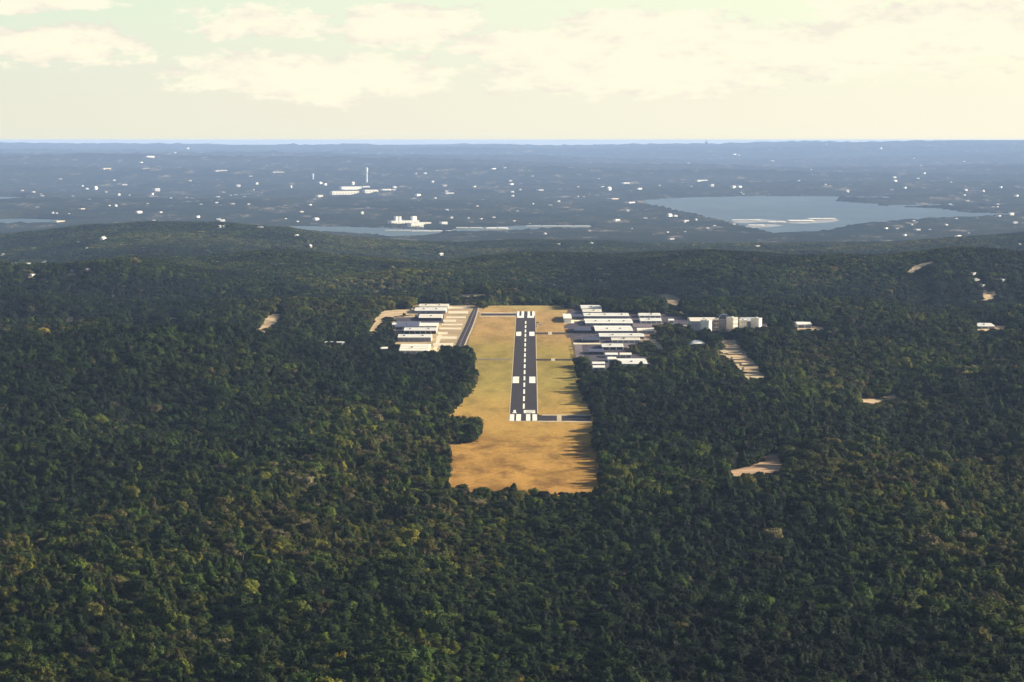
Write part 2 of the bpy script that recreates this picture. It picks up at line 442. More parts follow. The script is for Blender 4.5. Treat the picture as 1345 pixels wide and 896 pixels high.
for a_, b_ in ((679.2, 682.2), (685, 688.4), (693, 696.2), (699, 702.4)):
    marks.append(rrect(s0, s1, t_of(a_, 412), t_of(b_, 412)))
sb = s_of(417.8)
marks.append(rrect(sb, s0, t_of(679.5, 416), t_of(688.2, 416))); marks.append(rrect(sb, s0, t_of(692.6, 416), t_of(701.5, 416)))
s = d1 + 12
while s + 37 < sb - 5:
    marks.append(rrect(s, s + 40, -.75, .75)); s += 61
strips('runway_markings', marks, M['paint'], .28)
# taxiway connectors, pale culvert crossings
def pxrect(x0, x1, y0, y1): return W([(x0, y1), (x1, y1), (x1, y0), (x0, y0)])
def flat(name, rects, material, off): return strips(name, rects, material, off)
flat('taxiway', [W([(706, 553.2), (739, 553.4), (776, 553.6), (776, 546.5), (739, 546.4), (712, 546.2), (708, 545), (706, 543)])], M['asphalt'], .20)
flat('taxiway_edge', [W([(706, 554.6), (776, 555.2), (776, 553.6), (706, 553.2)]), W([(712, 546.2), (776, 546.5), (776, 545.2), (712, 544.8)]), pxrect(731.5, 737.5, 545.4, 554.8)], M['gravel'], .26)
flat('taxiway', [pxrect(632, 678.5, 412.0, 414.9)], M['asphalt'], .20)
flat('taxiway_edge', [pxrect(630, 678.5, 410.6, 412.0), pxrect(630, 678.5, 414.9, 416.2)], M['gravel'], .19)
flat('taxiway', [pxrect(703, 743, 436.9, 439.4)], M['asphalt'], .20)
flat('taxiway', [pxrect(704, 757, 471.8, 474.0)], M['asphalt'], .20)
flat('taxiway_edge', [pxrect(720, 725, 436, 440), pxrect(724, 729, 471, 474.6)], M['gravel'], .26)
flat('path', [pxrect(621, 671, 471.9, 473.3)], M['old_asphalt'], .18)
# parallel taxiway on the left with its pale centre line
tx = [((622.5, 628), 404.5), ((616.5, 625), 415), ((611, 620.5), 428), ((603, 613.5), 444), ((594, 606), 463)]
lft = [P(a[0], b)[:2] for a, b in tx]; rgt = [P(a[1], b)[:2] for a, b in tx]
flat('taxiway', [[lft[i + 1], rgt[i + 1], rgt[i], lft[i]] for i in range(4)], M['asphalt'], .20)
mid = [((a[0] + a[1]) / 2, (a2[1] + b2[1]) / 2) for a, b, a2, b2 in []]
cl = [((l[0] + r_[0]) / 2, (l[1] + r_[1]) / 2) for l, r_ in zip(lft, rgt)]
flat('taxiway_centre_line', [[(cl[i + 1][0] - .5, cl[i + 1][1]), (cl[i + 1][0] + .5, cl[i + 1][1]), (cl[i][0] + .5, cl[i][1]), (cl[i][0] - .5, cl[i][1])] for i in range(4)], M['old_asphalt'], .26)
flat('taxiway_edge', [[(rgt[i + 1][0], rgt[i + 1][1]), (rgt[i + 1][0] + 1.5, rgt[i + 1][1]), (rgt[i][0] + 1.5, rgt[i][1]), (rgt[i][0], rgt[i][1])] for i in range(4)], M['gravel'], .21)
# concrete drives between the left hangars and the taxiway
dr = [(590.5, 618, 403.5, 405.5), (589, 615, 408.8, 412.2), (586, 612, 416.0, 418.2), (582, 599, 420.2, 423), (580, 608, 425.5, 427.6), (577, 606, 430.5, 433), (575, 588, 436.5, 439.5),
      (573, 600, 442.2, 445.6), (568.7, 595.5, 450.8, 454.5), (565, 591, 460.8, 463.5)]
flat('taxiway_drive', [pxrect(*d) for d in dr], M['concrete'], .20)
flat('taxiway_drive', [W([(566.5, 466), (571.5, 466), (594.5, 402), (589, 402)])], M['concrete'], .26)
flat('apron', [pxrect(519, 552, 417, 440), pxrect(545, 583, 408.5, 424.5)], M['apron'], .15)
# right side pads
flat('apron', [pxrect(741, 754, 416, 424.8)], M['concrete'], .16)
flat('apron', [W([(757, 476), (768, 476), (764, 452), (754, 452)]), pxrect(832, 880, 424.5, 429.8)], M['old_asphalt'], .16)
flat('apron', [pxrect(753, 789, 450.5, 452.6), pxrect(764, 777, 445.3, 447.6), pxrect(752, 767, 420.5, 422.3), pxrect(778, 800, 441, 443), pxrect(880, 906, 427.5, 429)], M['concrete'], .18)
flat('apron', [W([(790, 460), (826, 459), (838, 455), (832, 449), (790, 451)])], M['old_asphalt'], .17)
flat('hangar_land', [W([(834, 442), (848, 447), (858, 446), (867, 440), (870, 431.5), (858, 430.5), (846, 431)])], M['orange_dirt'], .19)
flat('apron', [pxrect(928, 953, 436.2, 440.2), pxrect(1003, 1041, 428.8, 431.6)], M['concrete'], .2)

# ------------------------------------------------------------------ dirt clearings in the forest (world polygons on the terrain)
CLEAR = []
def clearing(name, px, material, pad_px=None, cell=(3, 6), jag=2, off=.35):
    w = W(px); CLEAR.append(w)
    return sheet(name, w, material, off, cell, jag=jag)
def curve_path(name, line, wpx, material, **k):
    l = [(x - w / 2, y) for (x, y), w in zip(line, wpx)]; r_ = [(x + w / 2, y) for (x, y), w in zip(line, wpx)]
    return clearing(name, l + r_[::-1], material, **k)
curve_path('path', [(365, 412.5), (357, 420), (350, 428), (341, 438), (338, 443)], [16, 21, 17, 12, 10], M['dirt'])
clearing('path', [(480, 442), (487, 443), (497, 430), (505, 421), (522, 415), (548, 413), (548, 407.5), (520, 407), (503, 408.5), (494, 415), (488, 428)], M['dirt'])
clearing('path', [(842, 444), (862, 446), (872, 455), (877, 463), (870, 463), (860, 455), (850, 450), (838, 447)], M['dirt'])
clearing('meadow', [(862, 386.5), (872, 385), (886, 386.5), (894, 392), (899, 399), (890, 403), (880, 403.5), (870, 397)], M['meadow'])
clearing('meadow', [(766, 394), (776, 391.5), (788, 394), (789, 396), (766, 396)], M['dirt'])
clearing('meadow', [(890, 410), (896, 409), (903, 414), (905, 417), (898, 417), (894, 413)], M['meadow'])
clearing('clearing_land', [(1002, 604), (1012, 595), (1029, 594.5), (1030, 604), (1027, 611), (1031, 619), (1012, 623), (990, 624), (975, 627), (953, 626), (960, 619), (985, 614)], M['orange_dirt'], cell=(1.5, 2), jag=3)
clearing('clearing_land', [(958, 607), (964, 595), (972, 594), (974, 602), (968, 612), (960, 616)], M['orange_dirt'], cell=(1.5, 2), jag=3)
clearing('path', [(1125, 530), (1128, 525), (1160, 524), (1172, 517), (1182, 518), (1178, 526), (1150, 531)], M['dirt'])
clearing('path', [(1290, 396), (1287, 393), (1292, 382), (1308, 384), (1308, 387), (1300, 394)], M['dirt'])
clearing('path', [(1190, 359), (1194, 354), (1212, 346), (1226, 343), (1226, 346), (1212, 350), (1200, 358)], M['gravel'], jag=1)
clearing('path', [(1278, 437), (1300, 436), (1332, 432), (1332, 428.5), (1308, 429), (1278, 433.5)], M['dirt'])
clearing('path', [(1041, 434), (1087, 435), (1087, 431), (1060, 428.5), (1041, 428.5)], M['dirt'])
clearing('path', [(77, 430), (84, 424), (90, 416.5), (101, 415), (98, 420), (90, 426), (84, 430)], M['dirt'], jag=1)
clearing('path', [(165, 418), (184, 418), (184, 415.8), (165, 415.8)], M['dirt'], jag=1)
clearing('path', [(215, 422), (236, 421), (236, 417.5), (220, 418)], M['dirt'], jag=1)
clearing('path', [(598, 391), (606, 387.5), (640, 387), (640, 389.5), (612, 390.5)], M['dirt'], jag=1)
clearing('path', [(14, 350), (72, 352), (72, 349.5), (14, 348)], M['dirt'], jag=2)
clearing('path', [(36, 366), (54, 366), (54, 363.5), (36, 363.5)], M['dirt'], jag=2)
# terraced lot stepping down the slope on the right
TER_PX = [(941, 448), (966, 446), (974, 458), (988, 472), (998, 484), (1007, 499), (984, 500.5), (974, 488), (962, 475), (950, 468), (940, 467), (940, 461), (952, 460)]
clearing('terrace_land', TER_PX, M['dirt'], jag=1)
ter = [(948, 965, 449, 452.6), (952, 972, 455, 459.2), (941, 956, 461.5, 465.5), (956, 975, 462, 466.8), (962, 986, 469, 473.8), (974, 990, 476.5, 481), (977, 996, 482.5, 487.5), (986, 1005, 495.2, 499)]
for k, (x0, x1, y0, y1) in enumerate(ter):
    w = W([(x0, y1), (x1, y1), (x1, y0), (x0, y0)])
    zt = max(float(hz(*p)) for p in w) + .9
    vs = [(x, y, zt) for x, y in w] + [(x, y, zt - 3) for x, y in w]
    o = link_mesh('terrace_land', vs, [(0, 1, 2, 3), (0, 4, 5, 1), (1, 5, 6, 2), (2, 6, 7, 3), (3, 7, 4, 0)], M['gravel'] if k in (2, 7) else M['dirt'])
    o['kind'] = 'structure'

# ------------------------------------------------------------------ hangars and buildings
SPACES = []                                      # footprints that keep the trees away: cx, cy, halfx, front, back
def place(px0, px1, ybase):
    a = P(px0, ybase); b_ = P(px1, ybase)
    c = (a + b_) / 2; c.z = min(a.z, b_.z, float(hz(c.x, c.y)))
    return c, abs(b_.x - a.x)
def building(name, px0, px1, ybase, yeave, yridge, label, cat, group=None, roof='white_roof', wall='cream_wall', doors=4, door='mid_door', rise=1.6, style='gable',
             depth=None, rz=0.0, enddoor=True, clear=45):
    c, w = place(px0, px1, ybase)
    d = c.y; he = max(2.8, (ybase - yeave) * d / F)
    rpx = max(.2, yeave - yridge)
    if style == 'gable' and depth is None:
        ypm = d * d / (F * (CAMZ - c.z - he))
        rise = min(rise, rpx * .75 * d / F + .3)
        depth = min(max(rpx * ypm, 12), 95)
    depth = depth or 12
    root = empty(name, (c.x, c.y, c.z), rz, label, cat, group)
    x0, x1 = -w / 2, w / 2
    if style == 'gable':
        MB().gable(x0, x1, 0, depth, -2.5, he, he + rise).obj('wall', M[wall], root)
        rf = MB().roof(x0, x1, 0, depth, he, he + rise).obj('roof', M[roof], root)
    else:                                          # flat roof with a parapet and a roof slab
        MB().box(x0, x1, 0, depth, -2.5, he).obj('wall', M[wall], root)
        rf = MB().box(x0 - .3, x1 + .3, -.3, depth + .3, he + .003, he + .5).obj('roof', M[roof], root)
        MB().box(x0 + w * .3, x0 + w * .3 + 2.5, depth * .4, depth * .4 + 2, he + .503, he + 1.5).obj('roof_unit', M['grey_wall'], rf)
    if doors:
        step = w / doors
        for k in range(doors):
            MB().box(x0 + step * k + step * .10, x0 + step * (k + 1) - step * .10, -.12, -.003, .05, he * .80).obj('door', M[door], root)
    if enddoor:
        hw_ = min(depth * .32, 8)
        MB().box(x1 + .003, x1 + .12, depth / 2 - hw_, depth / 2 + hw_, .05, he * .85).obj('door', M['white_door'], root)
    if style == 'gable' and depth > 26 and w > 20:
        for fr_ in (.34, .70):                     # weathered seam strips and vents on the big roofs
            yy_ = depth / 2 * fr_; zz_ = he + rise * fr_ + .27
            MB().box(x0 + .5, x1 - .5, yy_ - .5, yy_ + .5, zz_ + .003, zz_ + .14).obj('seam', M['grey_roof'], rf)
        for k in range(max(1, int(w / 16))):
            xv = x0 + w * (k + .5) / max(1, int(w / 16)) + random.uniform(-3, 3); yy_ = depth * .26
            MB().box(xv - 1.0, xv + 1.0, yy_ - 1.2, yy_ + 1.2, he + rise * .52, he + rise * .52 + 1.3).obj('vent', M['mid_door'], rf)
    SPACES.append((c.x, c.y, w / 2 + 4, clear, depth + 12))
    return root
G1 = 'hangars in the rows beside the parallel taxiway'
building('hangar', 551, 588.5, 405.8, 403.2, 400.2, 'cream hangar at the very back of the taxiway rows, low against the trees', 'hangar', G1, roof='cream_roof', doors=5)
building('hangar', 545, 585.5, 412.3, 408.3, 404.0, 'long white-roofed hangar with dark doors, second row from the back beside the dirt track', 'hangar', G1, doors=6, door='mid_door', wall='grey_wall')
building('hangar', 550.5, 580, 421.5, 417.6, 412.8, 'cream-roofed hangar with a near-black front, directly beyond the dark blue roof', 'hangar', G1, roof='cream_roof', wall='dark_door', doors=3, door='dark_door')  # front shadow put into the near-black wall and door colour
building('hangar', 519, 549, 433, 429.5, 420, 'hangar with dark navy roof, the only dark roof among the white rows', 'hangar', G1, roof='navy_roof', wall='grey_wall', doors=3, door='dark_door', rise=2.4)
building('hangar', 551, 574, 431.8, 428.8, 424.6, 'short white-roofed hangar wedged between the dark navy roof and the pale drive', 'hangar', G1, doors=3)
building('hangar', 531, 573, 438.8, 434.4, 430.6, 'white hangar with shaded grey front, in front of the dark navy roof', 'hangar', G1, wall='grey_wall', doors=6, door='dark_door')
building('hangar', 523, 566, 449, 443.4, 439.3, 'wide white-roofed hangar with tall grey front, second row from the front trees', 'hangar', G1, wall='grey_wall', doors=6)
building('hangar', 525, 562, 465.5, 460.8, 450.8, 'broad cream hangar with deep striped roof, first row behind the front trees', 'hangar', G1, roof='cream_roof', wall='cream_wall', doors=5, door='mid_door', rise=2.6)
building('shed', 500, 508, 462, 459, 457.5, 'tiny white shed among trees beyond the dirt, off the front hangar row', 'shed', None, doors=1, enddoor=False)
building('shed', 515.5, 519.5, 431.5, 426.5, 425, 'small bright white shed at the corner of the dark navy roofed hangar', 'shed', None, doors=1, enddoor=False)
building('shed', 426, 457, 456.5, 452.5, 449.5, 'long low white shed alone in the forest left of the hangar rows', 'shed', None, roof='white_roof', doors=4, enddoor=False)
G2 = 'hangars in the rows beside the dark ramp'
building('hangar', 764, 790, 408.5, 406.0, 401.5, 'white hangar at the very back of the ramp side, against the trees', 'hangar', G2, doors=4)
building('hangar', 766, 790, 413, 411, 407.8, 'short white hangar tight in front of the rearmost ramp-side hangar', 'hangar', G2, roof='cream_roof', doors=4)
building('hangar', 767.5, 826, 418.6, 415.6, 411.6, 'very long white-roofed hangar above a dark front strip, reaching past the short pair', 'hangar', G2, doors=8, wall='grey_wall', door='mid_door')
building('hangar', 769.5, 831, 428.0, 424.8, 418.9, 'longest white hangar with a broad roof, middle of the ramp-side rows', 'hangar', G2, doors=8, wall='grey_wall')
building('hangar', 782.5, 831, 438.2, 435.4, 428.6, 'deep white roof hangar just in front of the longest one', 'hangar', G2, doors=7, wall='grey_wall')
building('hangar', 788, 846, 445.8, 443.0, 438.6, 'long white hangar whose end reaches the pinkish dirt by the trees', 'hangar', G2, doors=8, wall='grey_wall')
building('hangar', 804, 840.5, 450.5, 447.8, 445.4, 'narrow cream strip hangar under the long white hangar by the dirt', 'hangar', G2, roof='cream_roof', doors=5)
building('hangar', 791.5, 818.5, 459.5, 456.6, 452.4, 'small white hangar with dark patches, first across the purple-grey apron', 'hangar', G2, doors=3, door='dark_door', roof='white_roof')
building('hangar', 813.8, 850, 482, 479.0, 472.0, 'brightest white flat-looking hangar roof standing forward among the trees', 'hangar', G2, doors=4, wall='grey_wall', rise=1.2)
building('shed', 796, 811, 470, 468, 466.2, 'low grey-white shed behind the forward bright hangar, ramp side end', 'shed', None, doors=2, enddoor=False)
building('shed', 815, 829, 470, 468, 466.2, 'low grey-white shed directly behind the forward bright hangar', 'shed', None, doors=2, enddoor=False, roof='cream_roof')
building('shed', 799, 809, 476, 474, 471.8, 'small pale shed touching the ramp side of the forward bright hangar', 'shed', None, doors=1, enddoor=False)
building('shed', 778.8, 794, 482, 480.2, 478.4, 'thin white shed at the corner of the ramp, behind its twin', 'shed', None, doors=2, enddoor=False, clear=25)
building('shed', 779.5, 794, 487, 485.0, 483.0, 'thin white shed at the corner of the ramp, in front of its twin', 'shed', None, doors=2, enddoor=False)
building('hangar', 751.5, 765.5, 420.2, 416.2, 412.8, 'dark hangar between the white pad and the rear rows', 'hangar', G2, roof='dark_roof', wall='dark_door', doors=2, door='dark_door')
building('hangar', 740.8, 750.5, 424, 418.5, 412.2, 'square white building standing alone at the edge of the grass', 'hangar', None, doors=1, door='white_door')
building('hangar', 755, 776, 438, 434.5, 430.0, 'black-roofed hangar out on the dark ramp', 'hangar', G2, roof='dark_roof', wall='dark_door', doors=2, door='dark_door')
building('hangar', 767, 787, 450.5, 447.5, 443.5, 'low black-roofed hangar by the pale kerb strips of the ramp', 'hangar', G2, roof='dark_roof', wall='dark_door', doors=2, door='dark_door')
building('hangar', 774, 793, 466, 463, 460.0, 'dark hangar at the tree end of the ramp', 'hangar', G2, roof='navy_roof', wall='dark_door', doors=2, door='dark_door')  # navy roof over near-black walls and doors
building('warehouse', 840, 867.5, 418, 415.6, 412.6, 'white warehouse set apart, the rear one of the pair by the purple road', 'warehouse', 'pair of white warehouses by the road', doors=4)
building('warehouse', 842, 868.7, 425, 422.2, 418.4, 'white warehouse set apart, the front one of the pair by the purple road', 'warehouse', 'pair of white warehouses by the road', doors=4)
building('shed', 838, 860, 438.5, 434.5, 431.6, 'pinkish cream shed on the dirt by the end of the ramp-side rows', 'shed', None, roof='cream_roof', wall='tan_wall', doors=2)
building('shed', 879, 885, 424.4, 422.6, 421.2, 'tiny white shed on the road between the warehouse pair and the big complex', 'shed', None, doors=1, enddoor=False)

# big complex: separate buildings, each with windows
def windows(root, w, he, n, rows=1, m='glass'):
    for r_ in range(rows):
        for k in range(n):
            x = -w / 2 + w * (k + .5) / n; z = he * (r_ + .35) / rows
            MB().box(x - w / n * .28, x + w / n * .28, -.14, -.003, z, z + he / rows * .38).obj('window', M[m], root)
G3 = 'buildings of the large complex past the hangars'
def block(px0, px1, ybase, ytop, label, roof, wall, dep, n, rows, wm='glass', style='flat', rz=0.0):
    if rz: m_ = (px0 + px1) / 2; q_ = (px1 - px0) * .36; px0, px1 = m_ - q_, m_ + q_; dep = 12
    r_ = building('office_building', px0, px1, ybase, ytop, ytop - 1, label, 'building', G3, roof=roof, wall=wall, doors=0, enddoor=False, style=style, depth=dep, rz=rz)
    c, w = place(px0, px1, ybase)
    he = max(2.8, (ybase - ytop) * c.y / F)
    if n: windows(r_, w, he, n, rows, wm)
    return r_, w, he
building('office_building', 907.5, 943, 434, 422, 417.2, 'tall building with cream roof and shaded grey front, hangar end of the complex', 'building', G3, roof='cream_roof', wall='grey_wall', doors=3, door='mid_door', rise=2)
block(929, 937, 438.5, 421.5, 'narrow bright white tower block in front of the grey-fronted building', 'white_roof', 'cream_wall', 22, 0, 1, rz=.75)
block(937.5, 943.8, 434.5, 420, 'narrow pinkish block squeezed beside the white tower block', 'cream_roof', 'tan_wall', 14, 2, 3)
r_, w_, h_ = block(944.5, 959.5, 432, 419.5, 'grey block under a dark rounded roof', 'grey_roof', 'grey_wall', 20, 6, 3, 'mid_door')
n_ = 14; vs = []; fs = []
for e in range(n_ + 1):
    t = math.pi * e / n_
    for yv in (1, 19): vs.append((-math.cos(t) * w_ * .48, yv, h_ + .5 + math.sin(t) * 4.6))
fs = [(2 * e, 2 * e + 2, 2 * e + 3, 2 * e + 1) for e in range(n_)] + [tuple(range(0, 2 * n_ + 2, 2))[::-1], tuple(range(1, 2 * n_ + 2, 2))]
link_mesh('dome_roof', vs, fs, M['navy_roof'], r_)
block(960.5, 971.5, 433, 417.5, 'white ornate building with round gable window next to the grey block', 'white_roof', 'cream_wall', 18, 3, 3, 'tan_wall', rz=.6)
block(972, 981, 431.5, 421, 'low white wing between the ornate building and the grey-roofed hall', 'white_roof', 'cream_wall', 16, 4, 2, 'tan_wall')
building('office_building', 975, 994, 430, 422, 417.4, 'grey-roofed hall near the far end of the complex', 'building', G3, roof='grey_roof', wall='grey_wall', doors=3, door='mid_door', rise=2.2)
block(994.5, 1002.8, 431, 418.3, 'plain bright white cube at the far end of the complex by the pale road', 'white_roof', 'cream_wall', 20, 0, 1, rz=.75)
building('house', 1048, 1066, 431, 426.5, 423.2, 'small white house by the pale road past the complex', 'house', None, doors=2, enddoor=False)
# tent-like roof
c, w = place(905, 927, 456.5)
root = empty('pavilion', c, 0, 'cream tent-like pavilion roof poking out of the trees in front of the complex', 'pavilion')
SPACES.append((c.x, c.y, w / 2 + 3, 45, 25))
vs = []; fs = []; n_ = 12
for i in range(n_ + 1):
    u = i / n_; z = 2.6 + 3.6 * math.sin(math.pi * u) ** .6
    for y_, k in ((0, 0), (8, .9), (16, 0)): vs.append(((u - .5) * w, y_, z * (.62 + .38 * (k > 0)) + k))
for i in range(n_):
    for k in range(2): fs.append((3 * i + k, 3 * i + 3 + k, 3 * i + 4 + k, 3 * i + 1 + k))
link_mesh('roof', vs, fs, M['white_roof'], root)
for sx_ in (-.46, -.15, .15, .46):
    MB().tube((sx_ * w, 1.2, 0), (sx_ * w, 1.2, 2.6), .25, .25).obj('post', M['steel'], root)
building('house', 1282, 1306, 432, 428.5, 424.0, 'long white house with dirt yard alone on the wooded slope', 'house', None, doors=3, enddoor=False)

# windsock by the far end of the runway
c = P(704.6, 430.5)
root = empty('windsock', c, 0, 'dark windsock mast beside the far end of the runway', 'windsock')
MB().tube((0, 0, 0), (0, 0, 6.5), .30, .22).obj('pole', M['dark_door'], root)
MB().tube((0, 0, 6.2), (2.9, .2, 5.6), .75, .35, 10).obj('sock', M['dark_door'], root)
MB().tube((0, 0, 0), (0, 0, .25), 1.3, 1.3, 12).obj('base', M['gravel'], root)
c = P(709.5, 427.5)
root = empty('marker_board', c, 0, 'pale marker board standing in the grass next to the windsock', 'marker board')
MB().box(-2.2, 2.2, -.1, .1, .5, 2.2).obj('panel', M['cream_wall'], root)
for sx_ in (-1.6, 1.6): MB().box(sx_ - .12, sx_ + .12, -.08, .08, 0, .5).obj('leg', M['steel'], root)

# ------------------------------------------------------------------ far houses
def house_mesh(w, d, h, style):
    """walls with doors and windows recessed as boxes, gable or flat roof with overhang, chimney"""
    mb = MB(); mats = []
    n0 = 0
    if style == 'flat':
        mb.box(-w / 2, w / 2, 0, d, -6, h); n1 = len(mb.f)
        mb.box(-w / 2 - .5, w / 2 + .5, -.5, d + .5, h + .01, h + .7); n2 = len(mb.f)
    else:
        mb.gable(-w / 2, w / 2, 0, d, -6, h * .7, h); n1 = len(mb.f)
        mb.roof(-w / 2, w / 2, 0, d, h * .7, h, .4, .8); mb.box(w * .2, w * .2 + 1.2, d * .5, d * .5 + 1.2, h * .8, h + 1.6); n2 = len(mb.f)
    k = max(2, int(w / 5))
    for i in range(k):
        x = -w / 2 + w * (i + .5) / k
        mb.box(x - w / k * .22, x + w / k * .22, -.15, -.01, h * .18, h * .5)
    me = bpy.data.meshes.new('house'); me.from_pydata(mb.v, [], mb.f)
    return me, n1, n2
HOUSES = [  # px, py(base), width px, height px, kind, brightness
 (198,207,16,2.5,'w',1),(141,222,17,1.5,'w',.5),(192,222,13,1.5,'w',.5),(247.5,196,4,2.5,'h',1),(231,201,4,1.6,'h',.8),(291,225,25,2,'w',.6),(366,227,23,1.8,'w',.6),
 (127,249,6,5,'h',1),(115,249,5,2.5,'h',.8),(109,245,3,2,'h',.8),(140,253,4,2,'h',.7),(157,257,4,3,'h',.9),(45,253,7,2,'h',.7),(30,251,6,1.6,'h',.5),(150.5,238,4,2.5,'h',.8),
 (164,243.5,11,2,'w',.6),(207,251,12,4.5,'w',.7),(201,256,4,3,'h',.8),(225,261,4,2,'h',.6),(246,260.5,5,2,'h',.6),(314,245,8,3,'h',.7),(338,242.5,4,3.2,'h',1),(383,246,3,3,'h',.8),
 (422,241.5,6,3,'h',.9),(428,243.5,6,3,'h',1),(153,271.5,4,3,'h',1),(109,275,10,1.4,'w',.5),(70,280.5,4,2.5,'h',.7),(75,281,4,2,'h',.7),(80,291.5,23,1.6,'w',.5),
 (184,280.5,10,4,'h',1),(212,280,7,2.5,'h',.6),(202.5,291.5,6,3,'h',.7),(214,292,13,2,'w',.5),(261,286,6,3,'h',.9),(288,289,7,2.5,'h',.8),(293,291,8,3,'h',.9),(289.5,299.5,4,4,'h',1),
 (295.5,299.5,4,4,'h',1),(343,300.5,11,3,'h',.7),(368,300.5,8,2.5,'h',.6),(417,289.5,10,4,'h',1),(391.5,311,9,3,'h',.9),(409,325,5,4,'h',1),(137.5,317,9,7,'h',1),(122,310,9,2,'w',.6),
 (104,319.5,6,2,'h',.5),(115,327,6,1.8,'h',.5),(5,335.5,8,2.5,'h',.6),(23,347,9,2.5,'h',.7),(39.5,348.5,9,3.5,'h',1),(60,346.5,9,3,'h',1),(65,350,7,2.5,'h',.8),(45,363.5,10,3.5,'h',1),
 (97,357.5,8,2,'h',.6),(117,356,9,3,'h',.8),(187,347,5,2.5,'h',.6),(464.5,242.5,5,4.5,'h',1),(514,250,20,1.8,'w',.7),(519,247,6,3,'h',.8),(550.5,257.5,9,3.2,'h',.9),
 (569,240,4,3,'h',1),(547,229,4,2,'h',.7),(559,228.5,5,2,'h',.8),(584.7,245,8,3,'h',.6),(591,255,20,2.2,'w',.7),(587,252.5,6,2.5,'h',.7),(572.4,261,5,2,'h',.7),(624,246,6,2,'h',.5),
 (649.3,223,9,2.4,'w',.9),(664,221,5,1.6,'h',.6),(672.7,243.2,9,2.4,'w',.9),(671,238,6,1.8,'h',.6),(673.7,253,5,2.2,'h',.8),(674.4,258,5,2.2,'h',.8),(711,250.5,11,2,'w',.7),
 (684,250,4,2,'h',.6),(734.6,265.5,4,2.6,'h',.8),(760,259,3,2,'h',.7),(801.5,250,8,5.5,'h',.9),(823,241.5,13,2.2,'w',.8),(811.6,290.5,10,3.2,'h',.8),(808,262,25,1.5,'w',.5),
 (476.4,281,4,3.4,'h',1),(397,279,9,2,'h',.5),(594,286.6,4,2.4,'h',.8),(627.6,271.5,5,1.8,'h',.5),(717,308,6,2.5,'h',.7),(701,317,6,2.6,'h',.8),(777.5,321,9,2.6,'h',.9),
 (734.6,321.5,6,1.8,'h',.6),(580.7,335.5,7,3.4,'h',1),(965.7,204.2,6,2.6,'h',1),(971,204.5,4,1.6,'h',.7),(1158,195.6,4,2.2,'h',1),(1086,190,3,1.6,'h',.6),(841,249,9,2.4,'w',.9),
 (830.4,267,17,2,'w',.8),(878.7,263.8,5,2.8,'h',1),(825,277.5,6,2.4,'h',.7),(881,284.5,9,5,'h',.8),(888,284.8,8,2.8,'h',.8),(902,291,16,2,'w',.7),(915,289.5,6,2.5,'h',.6),
 (979.6,280,4,3.6,'h',1),(1107.7,279,3,2,'h',.7),(923,238,22,2,'w',.8),(936,245.5,8,4.6,'h',.7),(965,247,9,4,'h',.8),(973,246.5,9,2.8,'h',1),(1015,212,7,1.3,'w',.5),
 (1114,252.4,5,3.8,'h',.8),(1176,234,6,2.4,'h',1),(1177,238.4,9,2.4,'h',.9),(1189.7,248,5,3,'h',.9),(1215,228.6,4,2.4,'h',1),(1206.5,235.2,5,2,'h',.8),(1269.5,250.3,6,2.4,'h',.8),
 (1292.6,252.2,4,3,'h',.9),(1315.7,247,5,2.6,'h',.8),(1336.7,258.3,8,2.6,'h',.9),(1329.6,282.8,9,3.8,'h',1),(1313.6,284.5,10,2.2,'w',.7),(1334.6,293.3,9,2.6,'h',.8),(1244,296,9,2,'h',.6),
 (1189.7,310,7,3,'h',.8),(1165,301,6,2.4,'h',.8),(1179,301.2,6,2.2,'h',.7),(1261,311.8,12,3,'h',.9),(1206.5,302.6,12,2,'w',.6),(1039.7,331.3,9,2.8,'h',.7),(996,324.6,13,2.2,'w',.7),
 (1074,329.6,8,2,'h',.6),(883,315,10,2.4,'h',.6),(1280,361,10,2.5,'h',.7),(1284,369,9,2.6,'h',.8),(1292,376,7,2.2,'h',.6),(1319,369.5,13,3,'h',.8),(1264,338,5,1.6,'h',.6),(1143,332,5,1.6,'h',.5),
 (1340,322,8,2.2,'h',.8),(1300,411,6,2,'h',.6),(1320,410,7,2,'h',.6),(1195,450,6,3,'h',.6),(1198,413,4,2,'h',.4),(24,417,6,2,'h',.6),(50,418,5,2.2,'h',.7),(201,418.5,4,3.5,'h',1),(92,389,6,2.5,'h',.7),
 (760,246,4,1.6,'h',.5),(1050,238,5,1.6,'h',.5),(1085,243,4,1.6,'h',.5),(905,215,5,1.4,'h',.5),(700,232,4,1.4,'h',.4),(330,232,6,1.4,'h',.5),(250,238,5,1.4,'h',.5),(1250,240,5,1.6,'h',.6),
]
WATERMARKS = [  # landmarks the labels of far houses refer to
 ('the tall white water tower', 482, 228), ('the hotel with four towers', 540, 292), ('the low pale campus roofs', 460, 252), ('the wide lake', 1010, 270), ('the pale marina docks', 1030, 291),
 ('the wooded hill', 230, 310), ('the mast on the skyline', 928, 188), ('the narrow river reach', 720, 299), ('the long house on the slope', 1294, 428), ('the small pale tower', 411, 231),
 ('the small cove at the picture edge', 12, 264), ('the two-armed meadow', 880, 394), ('the lone warehouse under the skyline', 198, 205)]
pts = []
for h in HOUSES:
    best = min(WATERMARKS, key=lambda L: math.hypot(L[1] - h[0], (L[2] - h[1]) * 1.6))
    dx, dy = h[0] - best[1], (h[1] - best[2]) * 1.8
    if abs(dy) > abs(dx): rel = 'beyond' if dy < 0 else 'in front of'
    else: rel = 'to the left of' if dx < 0 else 'to the right of'
    pts.append((best[0], rel, math.hypot(dx, dy)))
ordn = ['first', 'second', 'third', 'fourth', 'fifth', 'sixth', 'seventh', 'eighth', 'ninth', 'tenth', 'eleventh', 'twelfth', 'thirteenth', 'fourteenth', 'fifteenth', 'sixteenth', 'seventeenth']
house_protos = {}
